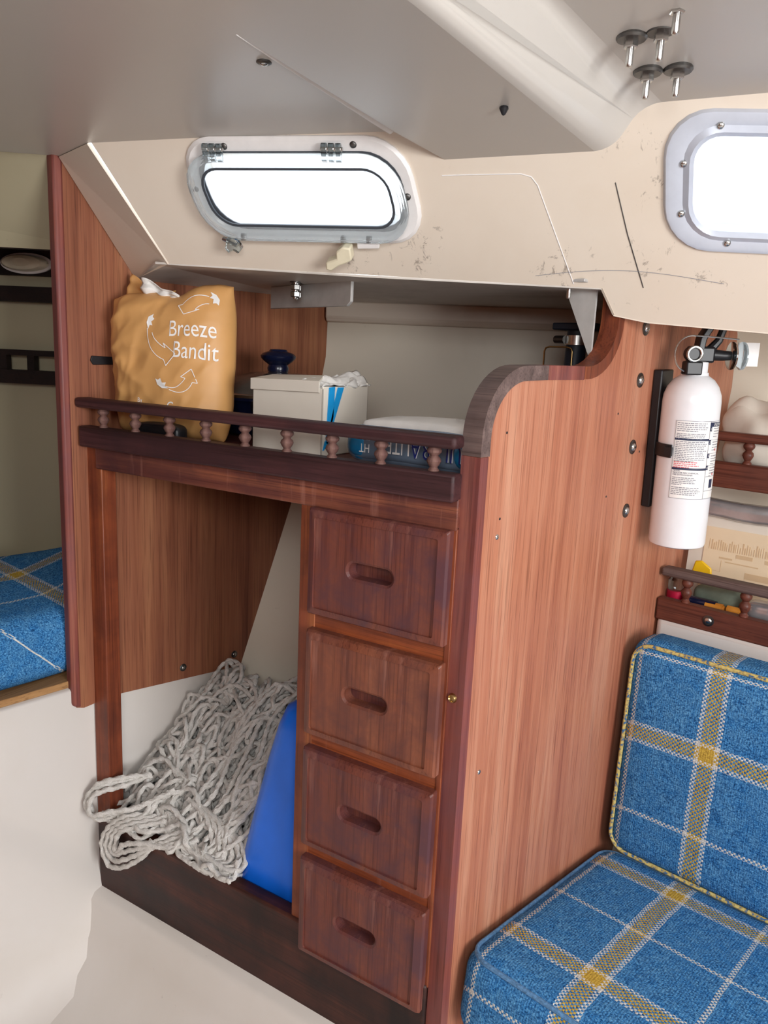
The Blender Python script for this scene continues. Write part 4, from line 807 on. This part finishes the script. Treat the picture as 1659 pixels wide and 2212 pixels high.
for t_x, t_z in (('REGULAR DRY CHEMICAL', 0.1070), ('FIRE EXTINGUISHER', 0.1042), ('MODEL', 0.1098)):
    g = G(); letter(g, t_x, 0.0029, lambda x, y: cyl(0.002+x, t_z+y, 0.0007)); g.build('lettering', M['ink'], lb, smooth=None, recalc=False)
g = G(); lines(g, 0.1222, 4, 0.0024, 0.002, 0.036); lrect(g, xb+0.0145, xb+0.0175, 0.1385, 0.1415, 0.0006); lrect(g, xb+0.0145, xb+0.0175, 0.1048, 0.1078, 0.0006); g.build('small_print', M['inkred'], lb, smooth=None, recalc=False)['kind'] = 'stuff'

# ================================================================== aft shelves behind the settee
def shelf(name, label, s0, zr, zb, zt, zboard, a0, hs_, bolt=False, n_b=6, da=0.0):
    t = thing(name, label, 'shelf', FW(0.0, s0, zb), -SK)
    g = G(); g.box(a0, 1.2, -0.012, 0.012, zr-0.007-zb, zr+0.007-zb); g.build('top_rail', M['trimgrey'] if bolt else M['rshelf'], t, bevel=0.004, seg=3)
    g = G(); g.box(a0-0.002, 1.2, -0.010, 0.010, 0.0, zt-zb); g.build('fiddle_board', M['rshelf'], t, bevel=0.003)
    g = G(); g.box(a0-0.002, 1.2, 0.0, 0.10, zboard-0.010-zb, zboard-zb); g.build('shelf_board', M['rshelf'], t, smooth=None)
    H = zr-0.007-zt; first = None
    for i in range(n_b):
        x = a0 + 0.039 + da + i*0.087
        if first is None:
            g = G(); g.lathe([(r*1.05, (z+0.0385)/0.0285*(H+0.003)-0.0015) for r, z in bp], (0,0,0), 16); first = g.build('baluster', M['rshelf'], t); first.location = (x, 0, zt-zb)
        else:
            b = first.copy(); COL.objects.link(b); b.parent = t; b.location = (x, 0, zt-zb)
    if bolt:
        g = G(); dome(g, Vector((a0+0.080, -0.010, 0.018)), Vector((0,-1,0)), 0.0062, 0.6); g.build('bolt', M['steel'], t)
        g = G(); g.lathe([(0.0085, 0.0), (0.0085, -0.0012), (0.006, -0.0018)], (a0+0.080, -0.0098, 0.018), 20, 'y'); g.build('washer', M['darksteel'], t)
    return t
shelf('lower_aft_shelf', 'lower wooden shelf with spindles and a bolt above the settee back', 0.525, -0.231, -0.310, -0.275, -0.285, 0.004, 0.06, True)
shelf('upper_aft_shelf', 'upper wooden shelf with spindles beside the fire extinguisher', 0.600, -0.018, -0.098, -0.058, -0.078, 0.002, 0.06, False, 6, 0.042)
def pt(name, label, cat, g, mat, a, s, z, **k):
    o = g.build(name, mat, **k); o.location = FW(a, s, z); o.rotation_euler = (0, 0, -SK); tag(o, label, cat); return o
g = G(); cush(g, 0.17, 0.075, 0.105, 0.03, 22, 0.01, 0.0, 0.010, (0.085, 0, 0.0525), nf=lambda p: Vector((0, 0, 0.012*noise.noise(p*30)))+noise.noise_vector(p*22)*0.010)
pt('cloth_bundle', 'rumpled white cloth bundle on the upper aft shelf', 'cloth', g, M['cloth'], 0.026, 0.655, -0.074, smooth=40)
# chart on the lower shelf
ch = thing('folded_chart', 'faded cream chart in a clear sleeve leaning on the lower aft shelf', 'chart', FW(0.010, 0.600, -0.2845), -SK); ch.rotation_euler = (math.radians(-4), 0, -SK)
g = G(); g.box(0.0, 0.30, 0.0, 0.003, 0.0, 0.136); g.build('sleeve', M['carton'], ch, smooth=None)
g = G(); g.box(0.024, 0.30, -0.0012, 0.0002, 0.002, 0.120); cp = g.build('paper', M['paper'], ch, smooth=None)
g = G()
for i in range(34): x = 0.032+0.0034*i; g.box(x, x+rr.choice((0.0008, 0.0014, 0.002)), -0.0016, -0.0010, 0.084, 0.084+rr.uniform(0.010, 0.018))
for x0, x1, z0, z1 in ((0.075, 0.10, 0.076, 0.082), (0.118, 0.16, 0.075, 0.081), (0.092, 0.135, 0.046, 0.056), (0.05, 0.07, 0.071, 0.074), (0.06, 0.11, 0.066, 0.068), (0.0335, 0.054, 0.050, 0.0505), (0.054, 0.0545, 0.050, 0.068)): g.box(x0, x1, -0.0016, -0.0010, z0, z1)
g.build('faded_print', M['papermark'], cp, smooth=None)
g = G(); cush(g, 0.30, 0.03, 0.030, 0.010, 16, 0, 0, 0.006, (0.15, 0, 0.015)); pt('plastic_roll', 'crinkled silvery plastic roll lying on top of the cream chart', 'plastic', g, M['silver'], 0.014, 0.612, -0.150, smooth=30)
g = G(); g.prism([(0, 0), (0.032, -0.004), (0.030, 0.010), (0.014, 0.020), (0.004, 0.018)], lambda x, z, d: (x, d, z), -0.004, 0.0); pt('yellow_tab', 'yellow plastic tab tucked in front of the cream chart', 'tab', g, M['yellow'], 0.032, 0.570, -0.234, bevel=0.002)
bj = thing('bulb_jar', 'small clear jar with a red lid turned upside down on the lower aft shelf', 'jar', FW(0.013, 0.560, -0.2855), -SK)
g = G(); g.lathe([(0.0125, 0.0), (0.013, 0.002), (0.013, 0.016), (0.011, 0.017)], n=20); g.build('lid', M['red'], bj)
g = G(); g.lathe([(0.011, 0.016), (0.0125, 0.022), (0.0125, 0.034), (0.008, 0.040), (0.001, 0.041)], n=20); g.build('glass', M['acryl'], bj)
g = G(); cush(g, 0.075, 0.03, 0.030, 0.012, 14, 0, 0, 0.006, (0.0375, 0, 0.015)); pt('grey_green_rag', 'crumpled grey-green rag on the lower aft shelf', 'cloth', g, M['greycloth'], 0.038, 0.578, -0.2853, smooth=40)
g = G(); g.tube([(0, 0, 0.008), (0.045, 0, 0.008)], [0.0078, 0.0078], 14); pt('blue_torch', 'dark blue plastic torch lying on the lower aft shelf', 'torch', g, M['navy'], 0.036, 0.552, -0.2853)
for i, (a, L_) in enumerate(((0.066, 0.026), (0.098, 0.020))):
    g = G(); g.tube([(0, 0, 0.007), (L_, 0, 0.007)], [0.0068, 0.0068], 14); g.lathe([(0.0045, 0.0), (0.0045, 0.004)], (L_-0.001, 0, 0.007), 12, 'x')
    pt('orange_cartridge', ('orange cartridge beside the dark blue torch', 'short orange cartridge past the second spindle')[i], 'cartridge', g, M['orange'], a, 0.550+0.002*i, -0.2853)
g = G(); cush(g, 0.05, 0.03, 0.030, 0.012, 12, 0, 0, 0.005, (0.025, 0, 0.015)); pt('clear_bag', 'crumpled clear plastic bag on the lower aft shelf', 'bag', g, M['silver'], 0.125, 0.556, -0.2853, smooth=30)

# ================================================================== ceiling fastenings
def ceil_z(x, y):   # height of the aft ceiling facet
    a, b, c = V[5], V[6], K2; n = (b-a).cross(c-a); return a.z - (n.x*(x-a.x)+n.y*(y-a.y))/n.z
for k, (px_, py_) in enumerate(((0.134, 0.004), (0.160, 0.001), (0.127, 0.091), (0.154, 0.096), (0.183, -0.047))):
    z = 0.36
    for _ in range(6):
        r = Vector((px_, py_, 0.36)) - CAM; t = (z-CAM.z)/r.z; P = CAM + r*t; z = ceil_z(P.x, P.y)
    cbolt = thing('deck_bolt', 'steel deck bolt with a round washer, one of four set in a square' if k < 4 else 'lone steel deck bolt hanging apart from the square of four', 'bolt', (P.x, P.y, z), 0, 'deck fitting bolts in the aft ceiling' if k < 4 else None)
    g = G(); g.lathe([(0.0135, 0.002), (0.0140, -0.001), (0.0125, -0.003), (0.006, -0.0036)], n=24); g.build('washer', M['darksteel'], cbolt)
    g = G(); g.lathe([(0.0055, -0.002), (0.0064, -0.003), (0.0064, -0.0085), (0.0055, -0.0095)], n=6); g.build('nut', M['steel'], cbolt, smooth=None)
    g = G(); g.lathe([(0.0034, -0.008), (0.0034, -0.0225), (0.0026, -0.0245), (0.0005, -0.025)], n=14); g.build('shank', M['steel'], cbolt)

def on_facet(p, a, b, c):      # follow the sight line to point p onto the facet a, b, c
    n = (b-a).cross(c-a); r = Vector(p)-CAM; return CAM + r*((a-CAM).dot(n)/r.dot(n))
P = on_facet((-0.203, -0.085, 0.36), V[0], V[2], R1); sc_ = thing('ceiling_screw', 'single steel screw with cup washer in the grey ceiling beside the ridge', 'screw', P)
g = G(); g.lathe([(0.0070, 0.001), (0.0072, -0.0008), (0.0050, -0.002)], n=18); g.build('cup_washer', M['darksteel'], sc_)
g = G(); dome(g, Vector((0,0,-0.0012)), Vector((0,0,-1)), 0.0044, 0.5); g.build('screw_head', M['steel'], sc_)
P = on_facet((0.0, 0.045, 0.33), V[3], V[4], K1); g = G(); g.lathe([(0.0042, 0.001), (0.0046, -0.001), (0.0020, -0.006), (0.0006, -0.007)], n=10); o = g.build('broken_plug', M['black']); o.location = P; tag(o, 'small black broken plug in the ceiling next to the raised rib', 'plug')
